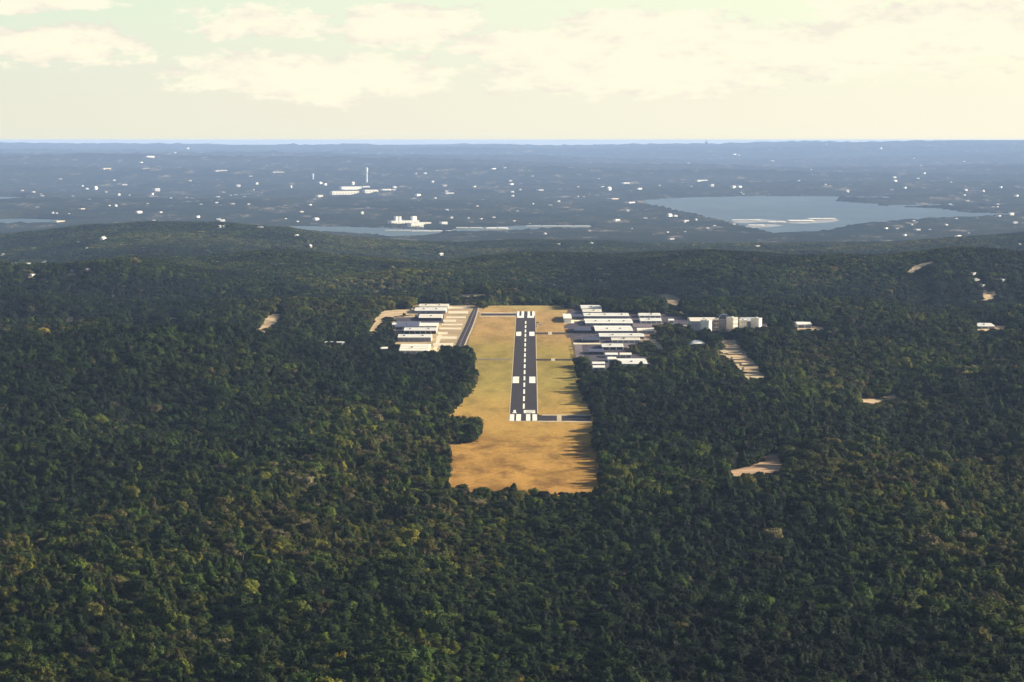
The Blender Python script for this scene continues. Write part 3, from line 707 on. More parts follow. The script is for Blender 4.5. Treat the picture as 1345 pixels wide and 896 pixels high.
for i, (px, py, wp, hp, kd, br) in enumerate(HOUSES):
    c = P(px, py); sc_ = c.y / F
    w, h_ = wp * sc_ * .76, max(2.6, hp * sc_ * .8)
    key = round(w / h_)
    dep = min(max(w * .6, 9), 40)
    st = 'flat' if kd == 'w' else random.choice(['flat', 'gable', 'gable'])
    me, n1, n2 = house_mesh(w, dep, h_, st)
    wallm = M['far_wall'] if br > .75 else M['far_grey']; roofm = M['far_roof'] if br > .85 else M['far_grey']
    if br <= .55: wallm = M['tan_wall']; roofm = M['far_grey']
    me.materials.append(wallm); me.materials.append(roofm); me.materials.append(M['mid_door'])
    mi = np.zeros(len(me.polygons), np.int32); mi[n1:n2] = 1; mi[n2:] = 2
    me.polygons.foreach_set('material_index', mi); me.update()
    o = bpy.data.objects.new('distant_house' if kd == 'h' else 'distant_warehouse', me); COL.objects.link(o)
    o.location = c; o.rotation_euler.z = random.uniform(.5, 1.05)
    L, rel, dd = pts[i]
    rank = sum(1 for q_ in pts if q_[0] == L and q_[1] == rel and q_[2] < dd)
    look = {1: 'bright white', .9: 'white', .8: 'off-white', .7: 'pale', .6: 'pale grey', .5: 'faint tan', .4: 'faint brown'}[br]
    size = 'small' if wp < 5.5 else ('mid-sized' if wp < 10.5 else 'long low')
    if kd == 'h': typ = 'house' if hp < 4.4 else 'tall house'
    else: typ = 'warehouse'
    lab = f'{size} {look} {typ}, {ordn[min(rank, 16)]} {rel} {L}'
    if len(lab.replace('-', ' ').split()) > 16: lab = lab.replace(size + ' ', '', 1)
    tag(o, lab, 'house' if kd == 'h' else 'warehouse', 'pale houses scattered over the far hills' if kd == 'h' else 'pale warehouses scattered over the far hills')
    if c.y < 9500: SPACES.append((c.x, c.y, w / 2 + 2, 60, dep + 6))

faint = []
while len(faint) < 80:
    px_, py_ = rng.uniform(-5, 1350), 205 + 105 * rng.random() ** .8
    if vnoise(np.array([px_ * 40.0]), np.array([py_ * 90.0]), 2600)[0] < -.05: continue
    if any(inpoly(np.array([px_]), np.array([py_]), p)[0] for p in LAKES_PX): continue
    if py_ > np.interp(px_, _cx, _cy) - 3: continue
    c = P(px_, py_)
    if c.z < LAKE_Z + 1.5: continue
    faint.append((px_, py_))
    sc_ = c.y / F; w = rng.uniform(2.0, 5.0) * sc_; h_ = rng.uniform(.7, 1.5) * sc_
    me, n1, n2 = house_mesh(w, min(w * .6, 30), h_, 'gable' if rng.random() < .6 else 'flat')
    me.materials.append(M['far_grey'] if rng.random() < .6 else M['cream_wall']); me.materials.append(M['far_grey'] if rng.random() < .7 else M['far_roof']); me.materials.append(M['mid_door'])
    mi = np.zeros(len(me.polygons), np.int32); mi[n1:n2] = 1; mi[n2:] = 2
    me.polygons.foreach_set('material_index', mi); me.update()
    o = bpy.data.objects.new('distant_house', me); COL.objects.link(o); o.location = c; o.rotation_euler.z = rng.uniform(.2, 1.1)
    L = min(WATERMARKS, key=lambda q: math.hypot(q[1] - px_, (q[2] - py_) * 1.6))[0]
    tag(o, f'dim greyish roof speck, one of the faintest round {L}', 'house', f'dimmest roofs round {L}')

# named far landmarks
def P2(px, py): return P(px, py)
c = P2(481.6, 239); k = c.y / F
root = empty('water_tower', c, 0, 'tall slim white water tower rising over the far hills', 'tower')
mb = MB(); mb.tube((0, 0, -6), (0, 0, 12 * k), 1.25 * k, .95 * k, 16); mb.obj('shaft', M['far_wall'], root)
mb = MB(); mb.tube((0, 0, 12 * k), (0, 0, 14 * k), .95 * k, 1.7 * k, 16); mb.tube((0, 0, 14.003 * k), (0, 0, 18.2 * k), 1.7 * k, 1.7 * k, 16); mb.tube((0, 0, 18.204 * k), (0, 0, 19 * k), 1.7 * k, .5 * k, 16)
mb.obj('tank', M['far_wall'], root)
c = P2(411, 236); k = c.y / F
root = empty('water_tower', c, 0, 'short white tower left of the tall water tower', 'tower')
MB().tube((0, 0, -6), (0, 0, 4.5 * k), .8 * k, .8 * k, 12).obj('shaft', M['far_wall'], root)
MB().tube((0, 0, 4.504 * k), (0, 0, 8 * k), 1.4 * k, 1.2 * k, 12).obj('tank', M['far_wall'], root)
c = P2(927.8, 189.5); k = c.y / F
MX = CAMZ + 3 - c.z
root = empty('skyline_tower', c, 0, 'dark mast and block standing alone on the skyline', 'tower')
MB().box(-2 * k, 2 * k, 0, 3 * k, -10, MX * .5).obj('block', M['navy_roof'], root)
MB().tube((0, 2 * k, MX * .5 + .01), (0, 2 * k, MX), .9 * k, .5 * k, 8).obj('mast', M['navy_roof'], root)
# campus roofs near the tower
G4 = 'campus buildings round the water tower'
def farblock(px0, px1, ybase, ytop, label, group, dep=60, roof='far_roof', wall='far_wall', name='campus_building'):
    c = (P2(px0, ybase) + P2(px1, ybase)) / 2; k = c.y / F; w = (px1 - px0) * k; h_ = (ybase - ytop) * k
    root = empty(name, c, .6, label, 'building', group); w *= 1.1; dep = min(dep, 34)
    MB().box(-w / 2, w / 2, 0, dep, -12, h_).obj('wall', M[wall], root)
    MB().box(-w / 2 - 1, w / 2 + 1, -1, dep + 1, h_ + .01, h_ + 1.2).obj('roof', M[roof], root)
    n = max(2, int((px1 - px0) / 4))
    for i in range(n):
        x = -w / 2 + w * (i + .5) / n
        MB().box(x - w / n * .25, x + w / n * .25, -.3, -.02, h_ * .2, h_ * .45).obj('window', M['mid_door'], root)
    return root
farblock(435.5, 473, 255, 251.2, 'long cream building in front of the other campus roofs', G4, wall='cream_wall')
farblock(479, 497.5, 253, 249.6, 'shorter cream building across a gap from the long campus building', G4, wall='cream_wall')
farblock(448, 476, 248, 245.3, 'cream campus building behind the long one', G4)
farblock(476, 486, 246.5, 244.6, 'small pale grey campus building behind the gap', G4, roof='far_grey')
farblock(502, 514, 250.5, 248.4, 'grey-white campus building at the end toward the lake', G4, roof='far_grey')
farblock(418, 424.5, 259, 256.6, 'small detached white campus building in front of the long one', G4)
# hotel with four towers
root = farblock(513, 552, 293.8, 290.2, 'cream hotel with four white towers on a long base by the river', None, dep=40, wall='cream_wall', name='hotel')
k = P2(533, 293.8).y / F
for a_, b_ in ((519.3, 522.3), (525, 527.6), (545.6, 549.4), (552, 554)):
    xm = ((a_ + b_) / 2 - 532.5) * k; ww = (b_ - a_) * k
    if b_ > 553: xm -= 2.2 * k
    tw = MB().box(xm - ww / 2, xm + ww / 2, 8, 26, 3.6 * k + 1.3, 9.5 * k).obj('tower', M['far_wall'], root)
MB().box(-15 * k, 13 * k, 28, 39, 3.6 * k + 1.3, 5.4 * k).obj('dark_wing', M['navy_roof'], root)
farblock(539.5, 557, 298.5, 293.2, 'cream wing of the hotel standing forward by the water', None, dep=30, wall='cream_wall', name='hotel_wing')
farblock(549, 567, 294.6, 292.4, 'low cream annex beside the forward hotel wing', None, dep=24, wall='cream_wall', name='hotel_annex')
farblock(580, 588, 294.5, 291.6, 'grey-roofed house group by the water past the hotel', None, dep=20, roof='far_grey', name='hotel_annex')
def glare_patch(pts):  # glare on the lake, painted as pale sheets just above the water
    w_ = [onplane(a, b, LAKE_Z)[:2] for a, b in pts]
    o = link_mesh('lake_glare', [(x, y, LAKE_Z + .25) for x, y in w_], [tuple(range(len(w_)))], M['glare']); o['kind'] = 'structure'
glare_patch([(960, 291.8), (976, 289), (998, 287.6), (1022, 289.4), (1040, 291), (1020, 292.6), (996, 291.8), (980, 293.4)])
glare_patch([(976, 297.4), (992, 295), (1014, 294.6), (1030, 296.2), (1008, 298.8), (990, 299.4)])
glare_patch([(1032, 293), (1050, 289), (1076, 287), (1100, 288.6), (1104, 290.2), (1084, 292.6), (1056, 294)])
# docks: floating pale roofs lying on the water
def dock(px0, px1, py, dep_px, label, group='floating docks on the far water'):
    a = onplane(px0, py, LAKE_Z); b_ = onplane(px1, py, LAKE_Z); d = onplane(px0, py - dep_px, LAKE_Z)[1] - a[1]
    w = b_[0] - a[0]
    root = empty('floating_dock', ((a[0] + b_[0]) / 2, a[1], LAKE_Z), 0, label, 'dock', group)
    MB().box(-w / 2, w / 2, 0, d, .02, 1.0).obj('deck', M['concrete'], root)
    n = max(2, int(w / 60)); mb = MB()
    for i in range(n):
        x0 = -w / 2 + w * i / n + 3; x1 = -w / 2 + w * (i + 1) / n - 3
        mb.box(x0, x1, d * .15, d * .85, 3.6, 4.6)
        for xx in (x0 + 1, x1 - 1.6): mb.box(xx, xx + .6, d * .2, d * .2 + .6, 1.003, 3.6)
    mb.obj('canopy', M['far_wall'], root)
dock(962, 1000, 290.5, .9, 'long pale marina dock along the lake, the one towards the trees')
dock(984, 1006, 297.5, 1.2, 'short pale marina dock nearest the wooded shore')
dock(1010, 1034, 293.0, .8, 'slim pale marina dock between the long one and the brightest ones')
dock(1038, 1072, 291.6, 1.6, 'brightest marina dock in the middle of the lake bay')
dock(1064, 1100, 288.8, 1.2, 'far bright marina dock out in the lake')
dock(598, 634, 300.5, .6, 'pale dock roof on the narrow river reach')
dock(638, 668, 301.6, 1.6, 'wide white dock roof on the narrow river reach')
dock(540, 594, 305.0, .8, 'long pale dock in front of the hotel')
dock(505, 540, 304.0, .5, 'thin pale dock beside the one in front of the hotel')
dock(690, 775, 298.3, .5, 'very long thin dock by the far bank of the river reach')

# ------------------------------------------------------------------ trees
def crown_geo(seed, kind, fine=True):
    rnd = random.Random(seed); V = []; Fc = []
    lobes = []
    if kind == 'oak':
        n = rnd.randint(5, 8) if fine else 3
        lobes.append((0, 0, .50, .36, .34))
        for k in range(n):
            t = 2 * math.pi * (k + rnd.random() * .7) / n; r = rnd.uniform(.20, .34)
            lobes.append((math.cos(t) * r, math.sin(t) * r, rnd.uniform(.34, .70), rnd.uniform(.15, .25), rnd.uniform(.13, .21)))
    elif kind == 'juniper':
        n = rnd.randint(4, 6) if fine else 2
        for k in range(n):
            z = .25 + .65 * k / n; r = .34 * (1 - .75 * k / n)
            lobes.append((rnd.uniform(-.07, .07), rnd.uniform(-.07, .07), z, r, rnd.uniform(.18, .26)))
    else:
        for k in range(6 if fine else 2):
            lobes.append((rnd.uniform(-.3, .3), rnd.uniform(-.3, .3), rnd.uniform(.4, .72), rnd.uniform(.14, .22), rnd.uniform(.12, .2)))
    core = .90 if kind != 'bare' else .55
    for (x, y, z, r, rzz) in lobes:
        bm = bmesh.new(); bmesh.ops.create_icosphere(bm, subdivisions=2 if fine else 1, radius=1)
        base = len(V); off = Vector((seed * 3.1 + x * 9, y * 9, z * 9))
        for v in bm.verts:
            c_ = v.co; q_ = 1 + .42 * noise.noise(c_ * 1.9 + off) + .22 * noise.noise(c_ * 4.3 + off)
            V.append((x + c_.x * r * core * q_, y + c_.y * r * core * q_, z + c_.z * rzz * core * q_))
        for f in bm.faces: Fc.append(tuple(v.index + base for v in f.verts))
        bm.free()
        nl = int((420 if fine else 44) * (r * r) / .06)
        if kind == 'bare': nl = int(nl * .7)
        for _ in range(nl):
            d = Vector((rnd.gauss(0, 1), rnd.gauss(0, 1), rnd.gauss(.25, 1))).normalized()
            q_ = (1 + .42 * noise.noise(d * 1.9 + off)) * rnd.uniform(.78, 1.12)
            p = Vector((x + d.x * r * q_, y + d.y * r * q_, z + d.z * rzz * q_))
            if p.z < .06 or d.z < -.35: continue
            nrm = (d + Vector((rnd.gauss(0, .32), rnd.gauss(0, .32), rnd.gauss(0, .32)))).normalized()
            a_ = nrm.orthogonal().normalized(); b_ = nrm.cross(a_); t = rnd.random() * 6.28
            a2 = a_ * math.cos(t) + b_ * math.sin(t); b2 = nrm.cross(a2)
            s = rnd.uniform(.022, .052) * (1 if fine else 1.9)
            i0 = len(V); l = s * rnd.uniform(1, 1.7)
            V += [tuple(p - a2 * l), tuple(p - b2 * s * .7 + nrm * s * .2), tuple(p + a2 * l), tuple(p + b2 * s * .7 + nrm * s * .2)]
            Fc.append((i0, i0 + 1, i0 + 2, i0 + 3))
    return V, Fc
def trunk_geo(seed, kind):
    rnd = random.Random(seed + 99); mb = MB()
    mb.tube((0, 0, -.12), (.01, 0, .3), .035, .024, 7)
    for k in range(5):
        t = 2 * math.pi * k / 5 + rnd.random(); mb.tube((.01, 0, .28), (math.cos(t) * .24, math.sin(t) * .24, rnd.uniform(.45, .6)), .018, .007, 5)
    return mb
VAR = [('oak', 1), ('oak', 2), ('oak', 3), ('oak', 4), ('oak', 5), ('juniper', 6), ('juniper', 7), ('juniper', 8), ('bare', 9), ('bare', 10)]
crowns = []; trunks = []
src = bpy.data.collections.new('tree_sources')       # not linked to the scene: source shapes for the forest only
src_far = bpy.data.collections.new('tree_sources_far')
for k, (kd, sd) in enumerate(VAR):
    V, Fc = crown_geo(sd, kd)
    me = bpy.data.meshes.new('crown'); me.from_pydata(V, [], Fc); me.materials.append(M['leaf']); me.update(); crowns.append(me)
    tb = trunk_geo(sd, kd); tm = bpy.data.meshes.new('trunk'); tm.from_pydata(tb.v, [], tb.f); tm.materials.append(M['bark']); tm.update(); trunks.append(tm)
    n = len(V); me2 = bpy.data.meshes.new('tree'); me2.from_pydata(V + tb.v, [], Fc + [tuple(i + n for i in f) for f in tb.f])
    me2.materials.append(M['leaf']); me2.materials.append(M['bark'])
    mi = np.zeros(len(me2.polygons), np.int32); mi[len(Fc):] = 1; me2.polygons.foreach_set('material_index', mi); me2.update()
    src.objects.link(bpy.data.objects.new(f'tree_source_{k:02d}', me2))
for k, (kd, sd) in enumerate([('oak', 21), ('oak', 22), ('oak', 23), ('juniper', 24), ('bare', 25)]):
    V, Fc = crown_geo(sd, kd, False)
    me = bpy.data.meshes.new('tree_far'); me.from_pydata(V, [], Fc); me.materials.append(M['leaf']); me.update()
    src_far.objects.link(bpy.data.objects.new(f'tree_far_source_{k:02d}', me))

# scatter points
def band(y0, y1, s):
    t = .205
    X, Y = np.meshgrid(np.arange(-t * y1 - 120, t * y1 + 120, s), np.arange(y0, y1, s * .93), indexing='ij')
    X = X + rng.uniform(-.42, .42, X.shape) * s; Y = Y + rng.uniform(-.42, .42, Y.shape) * s
    X = X.ravel(); Y = Y.ravel(); k = np.abs(X) < t * Y + 100
    return X[k], Y[k], np.full(k.sum(), s)
bands = [band(1080, 2000, 5.1), band(2000, 3000, 5.9), band(3000, 4200, 7.2), band(4200, 5600, 9.0), band(5600, 8600, 12)]
X = np.concatenate([b_[0] for b_ in bands]); Y = np.concatenate([b_[1] for b_ in bands]); S = np.concatenate([b_[2] for b_ in bands])
keep = np.ones(len(X), bool)
for poly in [FIELD, AIR_L, AIR_R] + CLEAR:
    x0 = min(p[0] for p in poly); x1 = max(p[0] for p in poly); y0 = min(p[1] for p in poly); y1 = max(p[1] for p in poly)
    k = (X > x0) & (X < x1) & (Y > y0) & (Y < y1)
    idx = np.nonzero(k)[0]; keep[idx[inpoly(X[idx], Y[idx], poly)]] = False
# low scrub instead of tall trees on the camera side of clearings and buildings
short = np.ones(len(X))
def shorten(poly, reach, f):
    for q_ in np.arange(0, reach + 1, 18):
        sh = [(p[0] * (1 - q_ / p[1]), p[1] - q_) for p in poly]
        x0 = min(p[0] for p in sh); x1 = max(p[0] for p in sh); y0 = min(p[1] for p in sh); y1 = max(p[1] for p in sh)
        idx = np.nonzero((X > x0) & (X < x1) & (Y > y0) & (Y < y1))[0]; idx = idx[inpoly(X[idx], Y[idx], sh)]
        short[idx] = np.minimum(short[idx], f)
for poly in CLEAR:
    ym = sum(p[1] for p in poly) / len(poly); shorten(poly, ym * ym / 2600 / 18, .30)
for (cx_, cy_, hx, fr, bk) in SPACES:
    keep &= ~((np.abs(X - cx_) < hx) & (Y > cy_ - fr * .45) & (Y < cy_ + bk))
    k = (np.abs(X - cx_) < hx + 2) & (Y > cy_ - max(fr, cy_ * cy_ / 90000)) & (Y < cy_)
    short[k] = np.minimum(short[k], .42)
Zt = hz(X, Y)
keep &= ~((Y > 8000) & (Zt < LAKE_Z + 2))
gap = fbm(X, Y, 60, 3)
keep &= ~((gap > .72) & (rng.random(len(X)) < .6))
X, Y, S, Zt, short = X[keep], Y[keep], S[keep], Zt[keep], short[keep]
n = len(X)
size = S * np.exp(rng.normal(0, .27, n)) * 1.36
size *= 1 + .22 * vnoise(X, Y, 45)
px = 672.5 + F * X / Y
regrow = sstep(1880, 1860, Y) * sstep(585, 592, px) * sstep(796, 786, px)
hgt = size * rng.uniform(.62, 1.15, n) * (1 - .38 * regrow)
size = size * (1 - .22 * regrow) * (.5 + .5 * short)
hgt = np.minimum(hgt, np.interp(Y, [3500, 5000], [14, 9])) * short
# keep crowns modest where they would swallow the airfield edge on the side of the camera
patch = fbm(X, Y * .55, 170, 3, .6); patch2 = vnoise(X + 900, Y * .5, 420); small = vnoise(X, Y, 24)
tint = .27 + .17 * patch + .11 * patch2 + .05 * small + rng.normal(0, .10, n)
u = rng.random(n)
tint = np.where(u > .984, .80 + .12 * rng.random(n), tint)
tint = np.where(u > .9985, 1.0, tint)
tint = np.where((patch > .5) & (rng.random(n) < .13), .72 + .2 * rng.random(n), tint)
tint = np.clip(tint, 0.02, 1)
tone = np.clip(np.exp(rng.normal(0, .42, n)) * (1 + .25 * vnoise(X, Y * .6, 110)), .4, 2.4)
vidx = rng.choice(10, n, p=[.13, .13, .13, .12, .12, .09, .09, .07, .06, .06])
vidx = np.where(tint > .78, rng.choice([1, 3, 8, 9], n), vidx)
rot = rng.uniform(0, 6.28, n)

# the 300 that show largest: the rows along the near edge of the frame, plus edge trees of the clearing
Zc = CAMZ - Zt - hgt * .5
pyv = 448 + F * np.tan(np.arctan2(Zc, Y) - PITCH)
inframe = (px > -4) & (px < 1349) & (pyv < 900)
order = np.nonzero(inframe)[0]
order = order[np.argsort(-(size[order] / Y[order]) + (Y[order] > 1330) * 1e3)][:262]
clump = np.nonzero((px > 596) & (px < 630) & (Y > P(612, 583).y) & (Y < P(612, 560).y) & (X > P(590, 575).x))[0][:12]
edge = np.nonzero((px > 752) & (px < 800) & (Y > 2150) & (Y < 2900))[0]
fx = np.array([max([a[0] for a in FIELD if abs(a[1] - yv) < 130] or [0]) for yv in Y[edge]])
edge = edge[np.argsort(np.abs(X[edge] - fx))][:26]
indiv = np.unique(np.concatenate([order, clump, edge]))
def tname(v): return {'oak': 'oak_tree', 'juniper': 'juniper_tree', 'bare': 'bare_tree'}[VAR[v][0]]
oset, cset, eset = set(order.tolist()), set(clump.tolist()), set(edge.tolist())
cols = [(.16, 'near-black green'), (.32, 'dark green'), (.50, 'mid green'), (.70, 'olive'), (.84, 'brownish'), (.97, 'grey-tan'), (2, 'bright yellow')]
sz_rank = size[indiv]; lo, hi = np.percentile(sz_rank, [33, 67])
for i in indiv:
    v = int(vidx[i]); cw = next(nm for t_, nm in cols if tint[i] <= t_)
    sw = 'small' if size[i] < lo else ('large' if size[i] > hi else 'mid-sized')
    form = {'oak': 'round-crowned oak', 'juniper': 'pointed juniper', 'bare': 'thin-crowned tree'}[VAR[v][0]]
    if i in eset and i not in oset: where = 'casting shade at the edge of the grass beside the runway'
    elif i in cset and i not in oset: where = 'in the clump that juts into the grass field'
    else:
        z_ = int(min(max(px[i], 0), 1344) // 149.5)
        where = 'in the front row, ' + ['at the left corner', 'just in from the left corner', 'left of the line below the field', 'below the left side of the field', 'straight below the runway',
                                        'below the right side of the field', 'right of the line below the field', 'just in from the right corner', 'at the right corner'][z_]
    lab = f'{sw} {cw} {form} {where}'
    e_ = empty(tname(v), (X[i], Y[i], Zt[i] - .1), rot[i], lab, 'tree', lab.replace(sw + ' ', sw + ' ', 1) + ' group')
    e_.scale = (size[i], size[i], hgt[i])
    co = bpy.data.objects.new('crown', crowns[v]); COL.objects.link(co); co.parent = e_; co['tint'] = float(tint[i]); co['tone'] = float(tone[i])
    to = bpy.data.objects.new('trunk', trunks[v]); COL.objects.link(to); to.parent = e_
rest = np.ones(n, bool); rest[indiv] = False
print('TREES', n, 'individual', len(indiv))

def forest(name, mask, coll, nvar, vi, label):
    k = np.nonzero(mask)[0]
    me = bpy.data.meshes.new(name); me.vertices.add(len(k))
    me.vertices.foreach_set('co', np.stack([X[k], Y[k], Zt[k] - .1], -1).astype(np.float32).ravel())
    def at(nm, typ, arr, key='value'):
        a_ = me.attributes.new(nm, typ, 'POINT'); a_.data.foreach_set(key, arr)
    at('tint', 'FLOAT', tint[k].astype(np.float32)); at('tone', 'FLOAT', tone[k].astype(np.float32))
    at('variant', 'INT', vi[k].astype(np.int32))
    at('tree_scale', 'FLOAT_VECTOR', np.stack([size[k], size[k], hgt[k]], -1).astype(np.float32).ravel(), 'vector')
    at('tree_rot', 'FLOAT_VECTOR', np.stack([rot[k] * 0, rot[k] * 0, rot[k]], -1).astype(np.float32).ravel(), 'vector')
    o = bpy.data.objects.new(name, me); COL.objects.link(o)
    tag(o, label, 'forest', None, 'stuff')
    ng = bpy.data.node_groups.new(name + '_nodes', 'GeometryNodeTree')
    ng.interface.new_socket('Geometry', in_out='INPUT', socket_type='NodeSocketGeometry'); ng.interface.new_socket('Geometry', in_out='OUTPUT', socket_type='NodeSocketGeometry')
    N = ng.nodes; Lk = ng.links
    gi = N.new('NodeGroupInput'); go_ = N.new('NodeGroupOutput'); ip = N.new('GeometryNodeInstanceOnPoints'); ci = N.new('GeometryNodeCollectionInfo')
    ci.inputs['Collection'].default_value = coll; ci.inputs['Separate Children'].default_value = True; ci.inputs['Reset Children'].default_value = True
    def na(nm, typ):
        a_ = N.new('GeometryNodeInputNamedAttribute'); a_.data_type = typ; a_.inputs['Name'].default_value = nm; return a_.outputs['Attribute']
    ip.inputs['Pick Instance'].default_value = True
    Lk.new(gi.outputs[0], ip.inputs['Points']); Lk.new(ci.outputs[0], ip.inputs['Instance'])
    Lk.new(na('variant', 'INT'), ip.inputs['Instance Index']); Lk.new(na('tree_scale', 'FLOAT_VECTOR'), ip.inputs['Scale'])
    e2 = N.new('FunctionNodeEulerToRotation'); Lk.new(na('tree_rot', 'FLOAT_VECTOR'), e2.inputs[0]); Lk.new(e2.outputs[0], ip.inputs['Rotation'])
    Lk.new(ip.outputs[0], go_.inputs[0])
    md = o.modifiers.new('scatter', 'NODES'); md.node_group = ng
    return o
forest('forest', rest & (Y < 4300), src, 10, vidx, 'dark mixed oak and juniper forest covering the land round the airfield')
forest('forest', rest & (Y >= 4300), src_far, 5, vidx % 5, 'bluish forest on the hills behind the airfield down to the lake')

# ------------------------------------------------------------------ haze
HAZE = 1.95e-5
zb, zt_ = float(GZ.min()) - 1, CAMZ + 6
zt_ = CAMZ + 4
m = bpy.data.materials.new('haze'); m.use_nodes = True; nt = m.node_tree; nt.nodes.clear()
out = nt.nodes.new('ShaderNodeOutputMaterial'); vol = nt.nodes.new('ShaderNodeVolumePrincipled')
vol.inputs['Color'].default_value = (.42, .61, 1.0, 1); vol.inputs['Density'].default_value = HAZE; vol.inputs['Anisotropy'].default_value = .0
nt.links.new(vol.outputs[0], out.inputs['Volume'])
o = MB().box(-24500, 24500, -900, 76500, zb, zt_).obj('haze', m); o['kind'] = 'stuff'
o['label'] = 'pale blue haze lying over the whole landscape'

# ------------------------------------------------------------------ sky and sun
SUN_EL, SUN_AZ = R(23), R(78)                       # azimuth clockwise from the viewing direction
w = bpy.data.worlds.new('World'); sc.world = w; w.use_nodes = True; nt = w.node_tree; nt.nodes.clear()
out = nt.nodes.new('ShaderNodeOutputWorld'); bg = nt.nodes.new('ShaderNodeBackground'); nt.links.new(bg.outputs[0], out.inputs[0])
sky = nt.nodes.new('ShaderNodeTexSky'); sky.sky_type = 'NISHITA'; sky.sun_disc = False; sky.sun_elevation = SUN_EL; sky.sun_rotation = SUN_AZ
sky.altitude = 400; sky.air_density = 1; sky.dust_density = 2.0; sky.ozone_density = 1
SKYS = .05
tc = nt.nodes.new('ShaderNodeTexCoord'); D = tc.outputs['Generated']
sp = nt.nodes.new('ShaderNodeSeparateXYZ'); nt.links.new(D, sp.inputs[0])
def nzw(scale, det, rough, st, seed=0):
    return nz(nt, scale, det, rough, vec=D, stretch=st)
big = nzw(26, 7, .62, (1, 1, 2.6)); fine_ = nzw(95, 6, .65, (1, 1, 2.2))
nn = maths(nt, 'ADD', maths(nt, 'MULTIPLY', big, .5), maths(nt, 'MULTIPLY', fine_, .5))
# cloud banks: ellipses on the sky (direction space) whose edges the noise breaks up
banks = [(95, 62, 120, 34), (35, 10, 50, 16), (110, 8, 60, 12), (350, 32, 120, 26), (520, 36, 130, 36), (700, 60, 140, 26), (430, 100, 200, 40), (880, 45, 190, 40), (1080, 70, 260, 46), (1250, 40, 190, 50), (860, 95, 260, 40), (1110, 5, 60, 12)]
acc = None
for (bx, by, rx, ry) in banks:
    dx = maths(nt, 'DIVIDE', maths(nt, 'SUBTRACT', sp.outputs[0], (bx - 672.5) / F), rx / F)
    dz = maths(nt, 'DIVIDE', maths(nt, 'SUBTRACT', sp.outputs[2], (184 - by) / F), ry / F)
    e_ = maths(nt, 'SUBTRACT', 1.0, maths(nt, 'SQRT', maths(nt, 'ADD', maths(nt, 'MULTIPLY', dx, dx), maths(nt, 'MULTIPLY', dz, dz))))
    acc = e_ if acc is None else maths(nt, 'MAXIMUM', acc, e_)
acc = maths(nt, 'MAXIMUM', acc, -1.0)
# elsewhere in the sky: scattered clouds from noise alone
else_ = maths(nt, 'MULTIPLY', maths(nt, 'SUBTRACT', nz(nt, 3.2, 5, .6, vec=D, stretch=(1, 1, 3)), .5), 3.0)
else_ = maths(nt, 'SUBTRACT', else_, maths(nt, 'MULTIPLY', maths(nt, 'ADD', maths(nt, 'LESS_THAN', sp.outputs[2], .055), maths(nt, 'GREATER_THAN', sp.outputs[2], .22)), 3))
acc = maths(nt, 'MAXIMUM', acc, else_)
cm = maths(nt, 'ADD', acc, maths(nt, 'MULTIPLY', maths(nt, 'SUBTRACT', nn, .5), 3.4))
cmr = nt.nodes.new('ShaderNodeMapRange'); cmr.interpolation_type = 'SMOOTHSTEP'; nt.links.new(cm, cmr.inputs[0]); cmr.inputs[1].default_value = .0; cmr.inputs[2].default_value = .34
cloud = cmr.outputs[0]
# low veil of bright haze over the horizon
veil = nt.nodes.new('ShaderNodeMapRange'); nt.links.new(sp.outputs[2], veil.inputs[0]); veil.inputs[1].default_value = .13; veil.inputs[2].default_value = .055; veil.inputs[3].default_value = 0; veil.inputs[4].default_value = 1
xf = nt.nodes.new('ShaderNodeMapRange'); nt.links.new(sp.outputs[0], xf.inputs[0]); xf.inputs[1].default_value = -.17; xf.inputs[2].default_value = .17
E0 = 1.48                                            # exposure; colours below are the ones wanted on the sensor
K = 2 ** -E0
def kc(r, g, b_): return (r * K, g * K, b_ * K)
hor = mix(nt, kc(.84, .83, .70), kc(1.0, .95, .76), xf.outputs[0])
top = mix(nt, kc(.77, .89, .71), kc(1.0, 1.03, .76), xf.outputs[0])
ev = nt.nodes.new('ShaderNodeMapRange'); nt.links.new(sp.outputs[2], ev.inputs[0]); ev.inputs[1].default_value = .012; ev.inputs[2].default_value = .05
vc = mix(nt, hor, top, ev.outputs[0])
csh = nt.nodes.new('ShaderNodeMapRange'); nt.links.new(cm, csh.inputs[0]); csh.inputs[1].default_value = .15; csh.inputs[2].default_value = .75
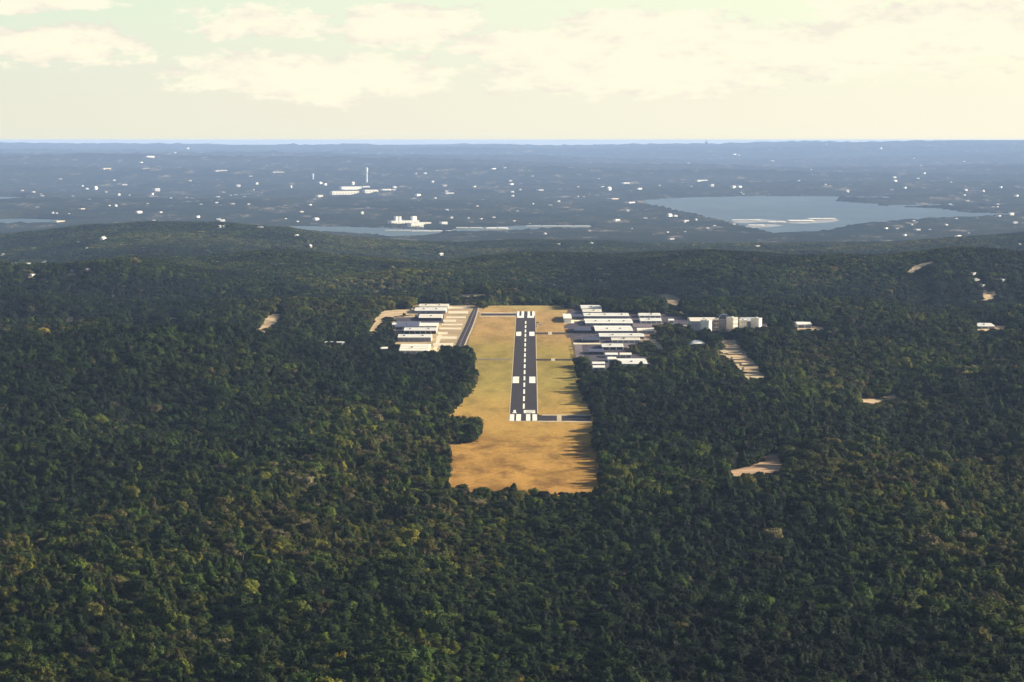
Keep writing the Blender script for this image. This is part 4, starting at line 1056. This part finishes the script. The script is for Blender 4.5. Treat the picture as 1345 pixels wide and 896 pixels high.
shade = maths(nt, 'MULTIPLY', nz(nt, 60, 5, .6, vec=D, stretch=(1, 1, 3.2)), 1.0)
cc = mix(nt, kc(.86, .80, .71), kc(1.03, .98, .78), ramp(nt, [(.40, (0, 0, 0)), (.54, (1, 1, 1))], shade))
cc = mix(nt, cc, kc(1.03, .98, .78), csh.outputs[0])
skyv = nt.nodes.new('ShaderNodeVectorMath'); skyv.operation = 'SCALE'; nt.links.new(sky.outputs[0], skyv.inputs[0]); skyv.inputs['Scale'].default_value = SKYS
c1 = mix(nt, skyv.outputs[0], vc, maths(nt, 'POWER', veil.outputs[0], 1.6))
c2 = mix(nt, c1, cc, maths(nt, 'MULTIPLY', cloud, maths(nt, 'GREATER_THAN', sp.outputs[2], 0.0)))
nt.links.new(c2, bg.inputs[0]); bg.inputs[1].default_value = 1.0
w.cycles.sampling_method = 'AUTOMATIC'

sl = bpy.data.lights.new('sun', 'SUN'); sl.energy = 4.6; sl.angle = R(.53); sl.color = (1, .87, .66)
so = bpy.data.objects.new('sun', sl); COL.objects.link(so)
sd = Vector((math.sin(SUN_AZ) * math.cos(SUN_EL), math.cos(SUN_AZ) * math.cos(SUN_EL), math.sin(SUN_EL)))
so.rotation_euler = sd.to_track_quat('Z', 'Y').to_euler(); so.location = (0, 0, 900)

vs_ = sc.view_settings; sc.display_settings.display_device = 'sRGB'
vs_.view_transform = 'Standard'; vs_.look = 'None'; vs_.gamma = 1; vs_.use_curve_mapping = False; vs_.exposure = E0
cy_ = sc.cycles
cy_.max_bounces = 4; cy_.diffuse_bounces = 2; cy_.glossy_bounces = 2; cy_.transmission_bounces = 0; cy_.volume_bounces = 0; cy_.transparent_max_bounces = 4
cy_.use_denoising = True; cy_.denoiser = 'OPENIMAGEDENOISE'; cy_.denoising_input_passes = 'RGB_ALBEDO_NORMAL'; cy_.use_adaptive_sampling = True; cy_.adaptive_threshold = .02; cy_.sample_clamp_indirect = 4
cy_.caustics_reflective = False; cy_.caustics_refractive = False
